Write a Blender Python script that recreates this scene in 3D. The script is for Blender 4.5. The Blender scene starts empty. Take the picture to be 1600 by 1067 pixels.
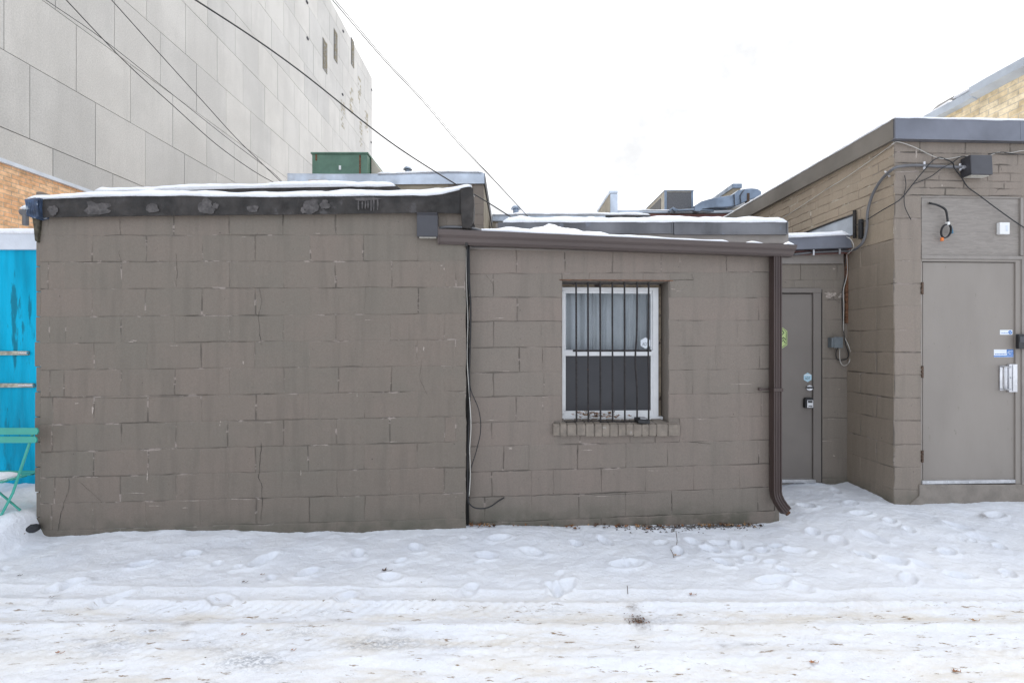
import bpy, math, random
import numpy as np
from mathutils import Vector
random.seed(7); rng = np.random.RandomState(5)
S = bpy.context.scene; C = S.collection
F = 733.0; CX = 800.0; CY = 533.5; H = 1.42
R = math.radians

def at(px, py, Y):
    return Vector(((px-CX)/F*Y, Y, H+(CY-py)/F*Y))
def smooth(a, b, x):
    t = np.clip((x-a)/(b-a), 0, 1); return t*t*(3-2*t)

# ------------------------------------------------------------------ noise
_T = np.random.RandomState(11).rand(256, 256)
def vnoise(x, y):
    x = np.asarray(x, float); y = np.asarray(y, float)
    xi = np.floor(x).astype(int); yi = np.floor(y).astype(int)
    fx = x-xi; fy = y-yi; fx = fx*fx*(3-2*fx); fy = fy*fy*(3-2*fy)
    a = _T[xi & 255, yi & 255]; b = _T[(xi+1) & 255, yi & 255]
    c = _T[xi & 255, (yi+1) & 255]; d = _T[(xi+1) & 255, (yi+1) & 255]
    return (a*(1-fx)+b*fx)*(1-fy)+(c*(1-fx)+d*fx)*fy
def fbm(x, y, o=4):
    s = 0; a = .5; n = 0
    for k in range(o):
        s = s+a*vnoise(x*2**k+17*k, y*2**k+31*k); n += a; a *= .5
    return s/n

# ------------------------------------------------------------------ materials
def new_mat(name):
    m = bpy.data.materials.new(name); m.use_nodes = True
    nt = m.node_tree; b = nt.nodes['Principled BSDF']
    return m, nt, b
def nd(nt, t, **kw):
    n = nt.nodes.new(t)
    for k, v in kw.items():
        if k.startswith('i_'):
            key = k[2:].replace('_', ' ')
            n.inputs[key].default_value = v
        else: setattr(n, k, v)
    return n
def pos(nt, scale=(1, 1, 1)):
    g = nd(nt, 'ShaderNodeNewGeometry'); m = nd(nt, 'ShaderNodeMapping')
    m.inputs['Scale'].default_value = scale
    nt.links.new(g.outputs['Position'], m.inputs['Vector']); return m.outputs['Vector']
def noise(nt, vec, scale, detail=4, rough=.55, dist=0):
    n = nd(nt, 'ShaderNodeTexNoise'); n.inputs['Scale'].default_value = scale
    n.inputs['Detail'].default_value = detail; n.inputs['Roughness'].default_value = rough
    n.inputs['Distortion'].default_value = dist
    nt.links.new(vec, n.inputs['Vector']); return n.outputs['Fac']
def ramp(nt, fac, a, b, ca=0.0, cb=1.0):
    n = nd(nt, 'ShaderNodeMapRange'); n.interpolation_type = 'SMOOTHSTEP'
    n.inputs['From Min'].default_value = a; n.inputs['From Max'].default_value = b
    n.inputs['To Min'].default_value = ca; n.inputs['To Max'].default_value = cb
    nt.links.new(fac, n.inputs['Value']); return n.outputs['Result']
def mixc(nt, fac, a, b, mode='MIX'):
    n = nd(nt, 'ShaderNodeMix', data_type='RGBA', blend_type=mode)
    if isinstance(fac, (int, float)): n.inputs[0].default_value = fac
    else: nt.links.new(fac, n.inputs[0])
    for v, i in ((a, 6), (b, 7)):
        if isinstance(v, (tuple, list)): n.inputs[i].default_value = (*v[:3], 1)
        else: nt.links.new(v, n.inputs[i])
    return n.outputs[2]
def mth(nt, op, a, b=None):
    n = nd(nt, 'ShaderNodeMath', operation=op)
    for v, i in ((a, 0), (b, 1)):
        if v is None: continue
        if isinstance(v, (int, float)): n.inputs[i].default_value = v
        else: nt.links.new(v, n.inputs[i])
    return n.outputs[0]
def bump(nt, h, b, strength=.3, dist=.01, prev=None):
    n = nd(nt, 'ShaderNodeBump'); n.inputs['Strength'].default_value = strength
    n.inputs['Distance'].default_value = dist
    nt.links.new(h, n.inputs['Height'])
    if prev is not None: nt.links.new(prev, n.inputs['Normal'])
    nt.links.new(n.outputs['Normal'], b.inputs['Normal']); return n.outputs['Normal']
def sc(c, k): return tuple(min(1, x*k) for x in c)

KEEP = ('snow', 'vinyl', 'curtain', 'white', 'sticker', 'bare', 'threshold', 'teal', 'blue_paint', 'silver', 'far', 'lens', 'pipe', 'orange', 'leaf', 'hvac')
VK = .74
def mat(name, col, rough=.6, metal=0., var=.18, vs=5., bs=80., bd=.0015, col2=None, spots=None, spot_amt=.62, spot_scale=9., stretch=(1, 1, 1), spec=.5):
    if not any(k in name for k in KEEP):
        col = sc(col, VK); col2 = sc(col2, VK) if col2 else None; spots = sc(spots, VK) if spots else None
    m, nt, b = new_mat(name); p = pos(nt, stretch)
    n1 = noise(nt, p, vs, 5)
    c = mixc(nt, ramp(nt, n1, .3, .7), sc(col, 1-var), col2 or sc(col, 1+var))
    if spots:
        n2 = noise(nt, p, spot_scale, 6, .6)
        c = mixc(nt, ramp(nt, n2, spot_amt, spot_amt+.05), c, spots)
    nt.links.new(c, b.inputs['Base Color'])
    b.inputs['Roughness'].default_value = rough; b.inputs['Metallic'].default_value = metal
    b.inputs['Specular IOR Level'].default_value = spec
    nt.links.new(ramp(nt, noise(nt, p, vs*2.3, 3), .3, .7, max(0, rough-.1), min(1, rough+.1)), b.inputs['Roughness'])
    bump(nt, noise(nt, p, bs, 4), b, 1.0, bd)
    return m

def block_mat(name, c1, c2, worn=(.42, .36, .32), bd=.0022, worn_t=.64, dark=.45):
    """painted concrete block: tint attribute, joint attribute, worn pale chips and pores"""
    c1 = sc(c1, VK); c2 = sc(c2, VK); worn = (.30, .255, .225) if worn[0] < .45 else worn
    m, nt, b = new_mat(name); p = pos(nt)
    tint = nd(nt, 'ShaderNodeAttribute', attribute_name='tint').outputs['Fac']
    joint = nd(nt, 'ShaderNodeAttribute', attribute_name='joint').outputs['Fac']
    big = noise(nt, p, 2.2, 5, .6)
    f = mth(nt, 'ADD', mth(nt, 'MULTIPLY', tint, .6), ramp(nt, big, .35, .65, 0, .4))
    c = mixc(nt, f, c1, c2)
    fine = noise(nt, p, 90, 4, .65)
    c = mixc(nt, 1.0, c, mixc(nt, ramp(nt, fine, .3, .7), (.92, .92, .92), (1.05, 1.05, 1.05)), 'MULTIPLY')
    # vertical streaks of grime
    st = noise(nt, pos(nt, (9, 9, .9)), 1.6, 4, .6)
    c = mixc(nt, ramp(nt, st, .45, .72, 0, .34), c, sc(c1, .72))
    # joints: dirt filled
    jn = noise(nt, p, 7, 3)
    c = mixc(nt, mth(nt, 'MULTIPLY', ramp(nt, joint, .2, .85), ramp(nt, jn, .35, .6, .2*dark, dark)), c, (.065, .058, .050))
    # worn pale bits along joints, and rare ones on the face
    wn = noise(nt, pos(nt, (1, 1, 2.6)), 5.5, 6, .68)
    w = mth(nt, 'MULTIPLY', ramp(nt, joint, .12, .5), ramp(nt, wn, worn_t-.03, worn_t+.04))
    c = mixc(nt, w, c, worn)
    w2 = ramp(nt, noise(nt, p, 14, 6, .72), .735, .76, 0, .7)
    c = mixc(nt, w2, c, worn)
    pores = ramp(nt, noise(nt, p, 38, 3, .6), .71, .76, 0, .7)
    c = mixc(nt, pores, c, (.05, .045, .04))
    # green-brown damp at the foot
    z = nd(nt, 'ShaderNodeSeparateXYZ'); nt.links.new(p, z.inputs[0])
    damp = mth(nt, 'MULTIPLY', ramp(nt, z.outputs[2], .16, -.06), ramp(nt, noise(nt, p, 6, 5), .35, .65, .15, .75))
    c = mixc(nt, damp, c, (.085, .085, .062))
    nt.links.new(c, b.inputs['Base Color']); b.inputs['Roughness'].default_value = .62
    b.inputs['Specular IOR Level'].default_value = .35
    n0 = bump(nt, noise(nt, p, 55, 6, .62), b, .8, bd*1.0)
    bump(nt, noise(nt, p, 7, 4, .5), b, .8, .006, n0)
    return m

def brick_mat(name, c1, c2, mortar, bw=.215, bh=.0675):
    m, nt, b = new_mat(name)
    uv = nd(nt, 'ShaderNodeUVMap'); uv.uv_map = 'UVMap'
    p = pos(nt)
    dn = nd(nt, 'ShaderNodeTexNoise'); dn.inputs['Scale'].default_value = 3
    nt.links.new(p, dn.inputs['Vector'])
    mx = nd(nt, 'ShaderNodeMix', data_type='VECTOR'); mx.inputs[0].default_value = .006
    nt.links.new(uv.outputs[0], mx.inputs[4]); nt.links.new(dn.outputs['Color'], mx.inputs[5])
    br = nd(nt, 'ShaderNodeTexBrick'); br.inputs['Scale'].default_value = 1
    br.inputs['Brick Width'].default_value = bw; br.inputs['Row Height'].default_value = bh
    br.inputs['Mortar Size'].default_value = .006; br.inputs['Mortar Smooth'].default_value = .3
    br.inputs['Color1'].default_value = (*c1, 1); br.inputs['Color2'].default_value = (*c2, 1)
    br.inputs['Mortar'].default_value = (*mortar, 1)
    nt.links.new(mx.outputs[1], br.inputs['Vector'])
    c = mixc(nt, 1., br.outputs['Color'], mixc(nt, ramp(nt, noise(nt, p, 9, 6, .7), .3, .7), (.72, .7, .68), (1.2, 1.2, 1.2)), 'MULTIPLY')
    nt.links.new(c, b.inputs['Base Color']); b.inputs['Roughness'].default_value = .85
    inv = mth(nt, 'SUBTRACT', 1., br.outputs['Fac'])
    bump(nt, inv, b, .9, .006)
    return m

M = {}
M['wallA'] = block_mat('block_paint_dark', (.224, .196, .160), (.262, .212, .174), worn_t=.575, dark=.5)
M['wallB'] = block_mat('block_paint_light', (.258, .223, .186), (.295, .238, .200), bd=.003, worn_t=.595, dark=.5)
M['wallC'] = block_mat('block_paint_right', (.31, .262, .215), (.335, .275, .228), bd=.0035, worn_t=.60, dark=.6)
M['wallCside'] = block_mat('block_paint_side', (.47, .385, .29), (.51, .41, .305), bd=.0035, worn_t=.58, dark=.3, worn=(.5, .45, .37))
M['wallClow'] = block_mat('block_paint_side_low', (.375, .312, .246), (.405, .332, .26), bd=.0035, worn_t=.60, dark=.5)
M['wallE'] = block_mat('block_paint_recess', (.27, .235, .195), (.295, .25, .208), bd=.0025, worn_t=.66)
M['bitumen'] = mat('roof_bitumen', (.036, .031, .028), .72, var=.5, vs=7, bs=40, bd=.004, spots=(.085, .078, .078), spot_amt=.6, spot_scale=3.5)
M['bitumen_grey'] = mat('bitumen_patch_grey', (.098, .088, .085), .7, var=.4, vs=25, bd=.003)
M['snow_roof'] = mat('roof_snow', (.86, .88, .92), .55, var=.03, vs=12, bs=35, bd=.01)
M['gutter'] = mat('gutter_brown', (.115, .088, .080), .38, .15, var=.1, vs=3, bd=.0004, spots=(.17, .14, .125), spot_amt=.66, spot_scale=5, stretch=(.4, 1, 3))
M['gutter_dark'] = mat('downspout_brown', (.080, .054, .048), .4, .15, var=.12, vs=6, bd=.0004, stretch=(3, 3, .4))
M['flash_blue'] = mat('flashing_blue_grey', (.175, .175, .185), .5, .3, var=.35, vs=2.5, bs=9, bd=.004, spots=(.20, .215, .25), spot_amt=.60, spot_scale=7, stretch=(1, 1, .6))
M['flash_c'] = mat('flashing_sky_tint', (.215, .225, .265), .4, .45, var=.2, vs=1.6, bs=4, bd=.006)  # blue sky reflection on the front fascia put into the base colour
M['flash_brown'] = mat('flashing_side', (.25, .225, .195), .5, .3, var=.15, vs=1.5, bs=4, bd=.004)  # side of the same fascia, coloured without the reflected sky blue
M['flash_silver'] = mat('flashing_silver', (.50, .55, .62), .4, .5, var=.2, vs=2.2, bs=6, bd=.01)
M['galv'] = mat('galvanised_duct', (.27, .33, .42), .42, .5, var=.25, vs=2.5, bs=5, bd=.006)
M['grey_paint'] = mat('door_grey_paint', (.362, .322, .285), .5, spec=.3, spots=(.30, .265, .225), spot_amt=.66, spot_scale=26, stretch=(1, 1, .35), var=.06, vs=2.5, bs=60, bd=.0006)
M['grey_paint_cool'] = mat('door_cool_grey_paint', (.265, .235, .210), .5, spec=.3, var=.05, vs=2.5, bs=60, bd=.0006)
M['trim_paint'] = mat('trim_grey_paint', (.33, .295, .265), .55, var=.1, vs=6, bs=40, bd=.002)
M['dark_gap'] = mat('dark_gap', (.012, .011, .010), .9, var=.2)
M['crack'] = mat('crack', (.035, .030, .026), .9, var=.3)
M['white_frame'] = mat('window_vinyl', (.72, .72, .72), .4, var=.05, vs=8, bd=.0003)
M['bars'] = mat('iron_bars', (.028, .022, .022), .5, .3, var=.4, vs=30, bd=.001, spots=(.11, .05, .03), spot_amt=.68, spot_scale=14)
M['sill'] = mat('sill_brick_paint', (.285, .240, .195), .75, var=.18, vs=14, bs=50, bd=.005, spots=(.40, .36, .32), spot_amt=.62, spot_scale=16)
M['rotten'] = mat('rotten_wood', (.30, .24, .17), .8, var=.35, vs=18, bs=40, bd=.004, spots=(.06, .04, .03), spot_amt=.58)
M['curtain'] = mat('curtain_cloth', (.66, .65, .63), .8, var=.1, vs=3, bd=.001)
M['screen'] = mat('insect_screen', (.060, .060, .066), .6, var=.2, vs=1.5, bs=300, bd=.0005, stretch=(1, 1, .6))
M['interior'] = mat('interior_dark', (.05, .05, .055), .9)
M['black'] = mat('black_cable', (.018, .018, .020), .45, var=.2, bd=.0003)
M['white_cable'] = mat('white_cable', (.50, .48, .44), .55, var=.15, vs=12, bd=.0003)
M['conduit'] = mat('grey_conduit', (.19, .19, .20), .45, .2, var=.12, vs=8, bd=.0003)
M['metal'] = mat('bare_metal', (.62, .62, .64), .35, .8, var=.12, vs=10, bd=.0005)
M['alu'] = mat('threshold_metal', (.55, .55, .56), .4, .6, var=.15, vs=15, bd=.0006)
M['fixture'] = mat('fixture_bronze', (.085, .084, .094), .42, .25, var=.1, vs=4, bd=.0003)
M['lens'] = mat('light_lens', (.6, .58, .52), .3, var=.06)
M['white_plastic'] = mat('white_plastic', (.75, .75, .74), .35, var=.03, bd=.0002)
M['box_grey'] = mat('junction_box_grey', (.19, .215, .23), .5, var=.1, vs=12, bd=.0004)
M['rust'] = mat('rusty_steel', (.20, .095, .05), .8, .2, var=.5, vs=40, bd=.002)
M['hinge'] = mat('hinge_brass', (.12, .075, .05), .5, .5, var=.5, vs=70, bd=.001)
M['orange'] = mat('orange_cap', (.65, .17, .03), .5); M['bluecap'] = mat('blue_cap', (.06, .22, .35), .5)
M['sticker_white'] = mat('sticker_white', (.72, .76, .80), .35, var=.04, bd=.0002)
M['sticker_blue'] = mat('sticker_blue', (.02, .16, .50), .35, var=.06, bd=.0002)
M['sticker_dark'] = mat('sticker_ink', (.03, .04, .06), .4)
M['sticker_lime'] = mat('sticker_lime', (.50, .62, .25), .45, var=.08)
M['sticker_pale'] = mat('sticker_pale_blue', (.40, .60, .70), .35, var=.08)
M['green'] = mat('hvac_green', (.095, .175, .125), .5, .1, var=.12, vs=5, bd=.001, spots=(.04, .06, .045), spot_amt=.66, spot_scale=12)
M['hvac_beige'] = mat('hvac_beige', (.42, .38, .31), .6, var=.1)
M['hvac_grille'] = mat('hvac_grille', (.12, .12, .125), .6, .3, var=.4, vs=60, bd=.003)
M['beige'] = mat('beige_render', (.40, .35, .27), .8, var=.18, vs=3, bs=20, bd=.006)
M['red_fascia'] = mat('red_brown_fascia', (.20, .075, .06), .6, var=.15, vs=4)
M['dark_roof'] = mat('dark_roof_edge', (.06, .06, .07), .6, var=.3)
M['blue_wall'] = mat('bright_blue_paint', (.001, .34, .54), .6, spec=.12, var=.28, vs=1.6, bs=30, bd=.003, spots=(.005, .20, .30), spot_amt=.60, spot_scale=3, stretch=(3.5, 3.5, .5))
M['white_cap'] = mat('white_capping', (.62, .66, .72), .5, var=.08)
M['pipe'] = mat('old_pipe', (.36, .36, .30), .6, .2, var=.35, vs=25, bd=.001)
M['teal'] = mat('teal_enamel', (.045, .34, .27), .38, .1, var=.08, bd=.0003)
M['stone'] = mat('dark_stone', (.035, .038, .045), .7, var=.4, vs=20, bd=.006)
M['leaf'] = mat('dead_leaf', (.24, .10, .035), .75, var=.5, vs=30, bd=.001)
M['leaf2'] = mat('dead_leaf_pale', (.34, .20, .09), .75, var=.4, vs=30, bd=.001)
M['leaf3'] = mat('dead_leaf_dark', (.075, .042, .026), .75, var=.4, vs=30, bd=.001)
M['gravel'] = mat('gravel', (.20, .19, .185), .85, var=.5, vs=50, bd=.002)
M['tarp'] = mat('tarp_blue', (.05, .085, .16), .55, var=.5, vs=18, bs=25, bd=.01, spots=(.4, .45, .52), spot_amt=.6, spot_scale=22)
M['olive'] = mat('weathered_felt', (.085, .075, .05), .85, var=.5, vs=25, bs=40, bd=.006)
M['concrete'] = mat('painted_concrete', (.31, .27, .23), .75, var=.15, vs=7, bs=45, bd=.006, spots=(.42, .39, .35), spot_amt=.68, spot_scale=11)
M['brick_orange'] = brick_mat('brick_orange', (.82, .46, .24), (.90, .58, .34), (.58, .45, .33))
M['brick_yellow'] = brick_mat('brick_yellow', (.78, .62, .38), (.92, .78, .54), (.68, .60, .47))
M['gold'] = mat('peeled_gold', (.45, .38, .24), .85, var=.4, vs=30, bd=.003, spots=(.55, .54, .51), spot_amt=.5, spot_scale=10)
M['plywood'] = None

def panel_wall_mat():
    m, nt, b = new_mat('concrete_panels'); p = pos(nt)
    n1 = noise(nt, p, .7, 5, .6); st = noise(nt, pos(nt, (3, 3, .35)), 1.1, 5, .62)
    c = mixc(nt, ramp(nt, n1, .35, .65), (.530, .512, .485), (.595, .575, .545))
    c = mixc(nt, ramp(nt, st, .45, .7, 0, .45), c, (.485, .47, .445))
    sp = noise(nt, p, 40, 5, .75)
    c = mixc(nt, 1., c, mixc(nt, ramp(nt, sp, .3, .7), (.87, .87, .87), (1.08, 1.08, 1.08)), 'MULTIPLY')
    tt = nd(nt, 'ShaderNodeAttribute', attribute_name='tint').outputs['Fac']
    c = mixc(nt, 1., c, mixc(nt, tt, (.93, .935, .94), (1.05, 1.045, 1.035)), 'MULTIPLY')
    j = nd(nt, 'ShaderNodeAttribute', attribute_name='joint').outputs['Fac']
    c = mixc(nt, ramp(nt, j, .5, 1.0, 0, .95), c, (.16, .15, .135))
    nt.links.new(c, b.inputs['Base Color']); b.inputs['Roughness'].default_value = .85
    bump(nt, sp, b, 1, .006); return m
M['panel'] = panel_wall_mat()

def plywood_mat():
    m, nt, b = new_mat('painted_plywood')
    p = pos(nt, (1.2, 1.2, 9))
    w = noise(nt, p, 5, 7, .6, 1.6)
    c = mixc(nt, ramp(nt, w, .35, .65), (.225, .20, .178), (.28, .25, .222))
    c = mixc(nt, ramp(nt, noise(nt, pos(nt, (2, 2, 22)), 6, 5, .6, 1.2), .66, .7, 0, .7), c, (.13, .12, .12))
    c = mixc(nt, ramp(nt, noise(nt, pos(nt), 2.5, 4), .55, .75, 0, .4), c, (.185, .173, .148))
    nt.links.new(c, b.inputs['Base Color']); b.inputs['Roughness'].default_value = .6
    bump(nt, w, b, .9, .004); return m
M['plywood'] = plywood_mat()

def glass_mat():
    m, nt, b = new_mat('window_glass')
    nt.nodes.remove(b); out = nt.nodes['Material Output']
    g = nd(nt, 'ShaderNodeBsdfGlossy'); g.inputs['Roughness'].default_value = .16
    g.inputs['Color'].default_value = (.9, .95, 1, 1)
    t = nd(nt, 'ShaderNodeBsdfTransparent'); t.inputs['Color'].default_value = (.86, .88, .9, 1)
    f = nd(nt, 'ShaderNodeFresnel'); f.inputs['IOR'].default_value = 1.45
    mx = nd(nt, 'ShaderNodeMixShader')
    k = mth(nt, 'MULTIPLY', f.outputs[0], .8)
    nt.links.new(k, mx.inputs[0]); nt.links.new(t.outputs[0], mx.inputs[1]); nt.links.new(g.outputs[0], mx.inputs[2])
    nt.links.new(mx.outputs[0], out.inputs['Surface'])
    return m
M['glass'] = glass_mat()

def snow_mat():
    m, nt, b = new_mat('lane_snow'); p = pos(nt)
    dirt = nd(nt, 'ShaderNodeAttribute', attribute_name='dirt').outputs['Fac']
    grey = nd(nt, 'ShaderNodeAttribute', attribute_name='grey').outputs['Fac']
    lane = nd(nt, 'ShaderNodeAttribute', attribute_name='lane').outputs['Fac']
    c = mixc(nt, ramp(nt, noise(nt, p, 3, 5), .3, .7), (.77, .80, .86), (.83, .855, .90))
    # faint tan traffic film, streaked along the lane
    film = noise(nt, pos(nt, (.8, 3.6, 1)), 2.2, 6, .68)
    c = mixc(nt, mth(nt, 'MULTIPLY', lane, ramp(nt, film, .42, .66, 0, .6)), c, (.70, .66, .59))
    speck = noise(nt, pos(nt, (3.2, 15, 1)), 3.2, 5, .68)
    c = mixc(nt, mth(nt, 'MULTIPLY', lane, ramp(nt, speck, .60, .68, 0, .95)), c, (.24, .165, .095))
    g2 = noise(nt, pos(nt, (14, 26, 1)), 3.2, 5, .7, .6)
    c = mixc(nt, mth(nt, 'MULTIPLY', grey, ramp(nt, g2, .40, .60, 0, .8)), c, (.27, .29, .33))
    d2 = noise(nt, pos(nt, (20, 28, 1)), 3., 5, .7)
    c = mixc(nt, mth(nt, 'MULTIPLY', dirt, ramp(nt, d2, .32, .6, .2, 1.)), c, (.09, .055, .03))
    dots = ramp(nt, noise(nt, p, 24, 2, .5), .775, .80, 0, .8)
    c = mixc(nt, dots, c, (.22, .16, .10))
    nt.links.new(c, b.inputs['Base Color']); b.inputs['Roughness'].default_value = .5
    b.inputs['Specular IOR Level'].default_value = .3
    b.inputs['Subsurface Weight'].default_value = .0
    n0 = bump(nt, noise(nt, p, 34, 7, .66), b, .9, .012)
    bump(nt, noise(nt, pos(nt, (1, 1.5, 1)), 120, 3, .6), b, .8, .003, n0)
    return m
M['snow'] = snow_mat()
M['far_snow'] = mat('far_snow', (.82, .84, .88), .7, var=.05, vs=.6, bs=4, bd=.03)

# ------------------------------------------------------------------ mesh building
ORG = {}
class MB:
    def __init__(s): s.v = []; s.f = []; s.mi = []; s.att = {}
    def add(s, vs, fs, mi=0):
        o = len(s.v); s.v += [tuple(v) for v in vs]
        s.f += [tuple(i+o for i in f) for f in fs]; s.mi += [mi]*len(fs)
    def prism(s, front, back, mi=0):
        n = len(front)
        s.add(list(front)+list(back), [tuple(range(n)), tuple(range(2*n-1, n-1, -1))] +
              [(i, i+n, (i+1) % n+n, (i+1) % n) for i in range(n)], mi)
    def box(s, x0, y0, z0, x1, y1, z1, mi=0):
        s.prism([(x0, y0, z0), (x1, y0, z0), (x1, y0, z1), (x0, y0, z1)], [(x0, y1, z0), (x1, y1, z0), (x1, y1, z1), (x0, y1, z1)], mi)
    def tube(s, pts, r, n=8, mi=0, res=5, cap=True, flat=1.):
        P = [Vector(p) for p in pts]
        if res > 1 and len(P) > 2:
            Q = []
            for i in range(len(P)-1):
                p0 = P[max(i-1, 0)]; p1 = P[i]; p2 = P[i+1]; p3 = P[min(i+2, len(P)-1)]
                for k in range(res):
                    t = k/res
                    Q.append(.5*((2*p1)+(p2-p0)*t+(2*p0-5*p1+4*p2-p3)*t*t+(3*p1-p0-3*p2+p3)*t**3))
            Q.append(P[-1]); P = Q
        rings = []
        up = Vector((0, 0, 1)); 
        d0 = (P[1]-P[0]).normalized(); 
        if abs(d0.z) > .9: up = Vector((0, 1, 0))
        nrm = d0.cross(up).normalized()
        vs = []
        for i, p in enumerate(P):
            d = (P[min(i+1, len(P)-1)]-P[max(i-1, 0)]).normalized()
            nrm = (nrm-d*nrm.dot(d)).normalized(); bn = d.cross(nrm)
            rr = r(i/(len(P)-1)) if callable(r) else r
            for k in range(n):
                a = 2*math.pi*k/n
                vs.append(p+nrm*math.cos(a)*rr+bn*math.sin(a)*rr*flat)
        fs = []
        for i in range(len(P)-1):
            for k in range(n):
                a = i*n+k; b = i*n+(k+1) % n
                fs.append((a, b, b+n, a+n))
        if cap: fs += [tuple(range(n-1, -1, -1)), tuple(range((len(P)-1)*n, len(P)*n))]
        s.add(vs, fs, mi)
    def build(s, name, material, parent=None, smooth_=False, bevel=0., seg=2, org=None):
        mats = material if isinstance(material, (list, tuple)) else [material]
        V = np.array(s.v, float)
        if parent is not None: o = ORG[parent.name]
        elif org is not None: o = np.array(org, float)
        else: o = np.array([(V[:, 0].min()+V[:, 0].max())/2, (V[:, 1].min()+V[:, 1].max())/2, V[:, 2].min()])
        me = bpy.data.meshes.new(name); me.from_pydata([tuple(x) for x in (V-o)], [], s.f); 
        for m_ in mats: me.materials.append(m_)
        if len(mats) > 1: me.polygons.foreach_set('material_index', s.mi)
        if smooth_: me.polygons.foreach_set('use_smooth', [True]*len(me.polygons))
        uv = me.uv_layers.new(name='UVMap')
        nl = len(me.loops)
        if nl < 400000:
            for pl in me.polygons:
                nn = pl.normal
                for li in pl.loop_indices:
                    w = V[me.loops[li].vertex_index]
                    if abs(nn.z) > .7: uv.data[li].uv = (w[0], w[1])
                    elif abs(nn.x) > abs(nn.y): uv.data[li].uv = (w[1], w[2])
                    else: uv.data[li].uv = (w[0], w[2])
        for k, arr in s.att.items():
            a = me.attributes.new(k, 'FLOAT', 'POINT'); a.data.foreach_set('value', np.array(arr, np.float32))
        me.update()
        ob = bpy.data.objects.new(name, me); C.objects.link(ob)
        if parent is not None: ob.parent = parent
        else: ob.location = tuple(o)
        ORG[ob.name] = o
        if bevel:
            bv = ob.modifiers.new('bevel', 'BEVEL'); bv.width = bevel; bv.segments = seg; bv.limit_method = 'ANGLE'; bv.angle_limit = R(40)
            bv.harden_normals = False
        return ob

def empty(name, loc, label, cat, group=None):
    o = bpy.data.objects.new(name, None); C.objects.link(o); o.location = tuple(loc); o.empty_display_size = .1
    ORG[o.name] = np.array(tuple(loc), float); tag(o, label, cat, group); return o
def tag(o, label=None, cat=None, group=None, kind=None):
    if label: o['label'] = label
    if cat: o['category'] = cat
    if group: o['group'] = group
    if kind: o['kind'] = kind
    return o

class Plane:
    """vertical wall plane through two pixel columns at given depths; u runs left to right, off is out towards the lane"""
    def __init__(s, pa, ya, pb, yb):
        s.a = np.array([(pa-CX)/F*ya, ya]); b = np.array([(pb-CX)/F*yb, yb])
        d = b-s.a; s.L = np.linalg.norm(d); s.d = d/s.L; s.n = np.array([s.d[1], -s.d[0]])
        if s.n[1] > 0 and abs(s.n[1]) > .3: s.n = -s.n
    def uz(s, px, py, off=0.):
        # ray (k*Y, Y); solve (k*Y,Y) = a + off*n + u*d
        k = (px-CX)/F; o = s.a+off*s.n
        A = np.array([[k, -s.d[0]], [1., -s.d[1]]]); Y, u = np.linalg.solve(A, o)
        return u, H+(CY-py)/F*Y
    def p(s, u, z, off=0.):
        q = s.a+s.d*u+s.n*off; return (q[0], q[1], z)
    def pt(s, px, py, off=0.):
        u, z = s.uz(px, py, off); return s.p(u, z, off)
    def box(s, mb, x0, y0, x1, y1, o0, o1, mi=0):
        """front face (at offset o1) fills the pixel rectangle"""
        u0, zt = s.uz(x0, y0, o1); u1, zt2 = s.uz(x1, y0, o1); _, zb = s.uz(x0, y1, o1); _, zb2 = s.uz(x1, y1, o1)
        zt = (zt+zt2)/2; zb = (zb+zb2)/2
        s.ubox(mb, u0, zb, u1, zt, o0, o1, mi)
    def ubox(s, mb, u0, z0, u1, z1, o0, o1, mi=0):
        mb.prism([s.p(u0, z0, o1), s.p(u1, z0, o1), s.p(u1, z1, o1), s.p(u0, z1, o1)],
                 [s.p(u0, z0, o0), s.p(u1, z0, o0), s.p(u1, z1, o0), s.p(u0, z1, o0)], mi)
    def poly(s, mb, pix, o0, o1, mi=0):
        q = [s.uz(x, y, o1) for x, y in pix]
        mb.prism([s.p(u, z, o1) for u, z in q], [s.p(u, z, o0) for u, z in q], mi)

# wall planes
PA = Plane(62, 3.555, 729, 3.70)
PB = Plane(733, 3.775, 1213, 3.90)
PC = Plane(1397, 4.14, 1600, 4.19)
PE = Plane(1150, 4.72, 1325, 4.72)
PCS = Plane(1397, 4.14, 1325, 4.708)            # side wall of the right building, faces left
PCS.n = np.array([-abs(PCS.d[1]), PCS.d[0]*np.sign(PCS.d[1])]); PCS.n /= np.linalg.norm(PCS.n)

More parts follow.
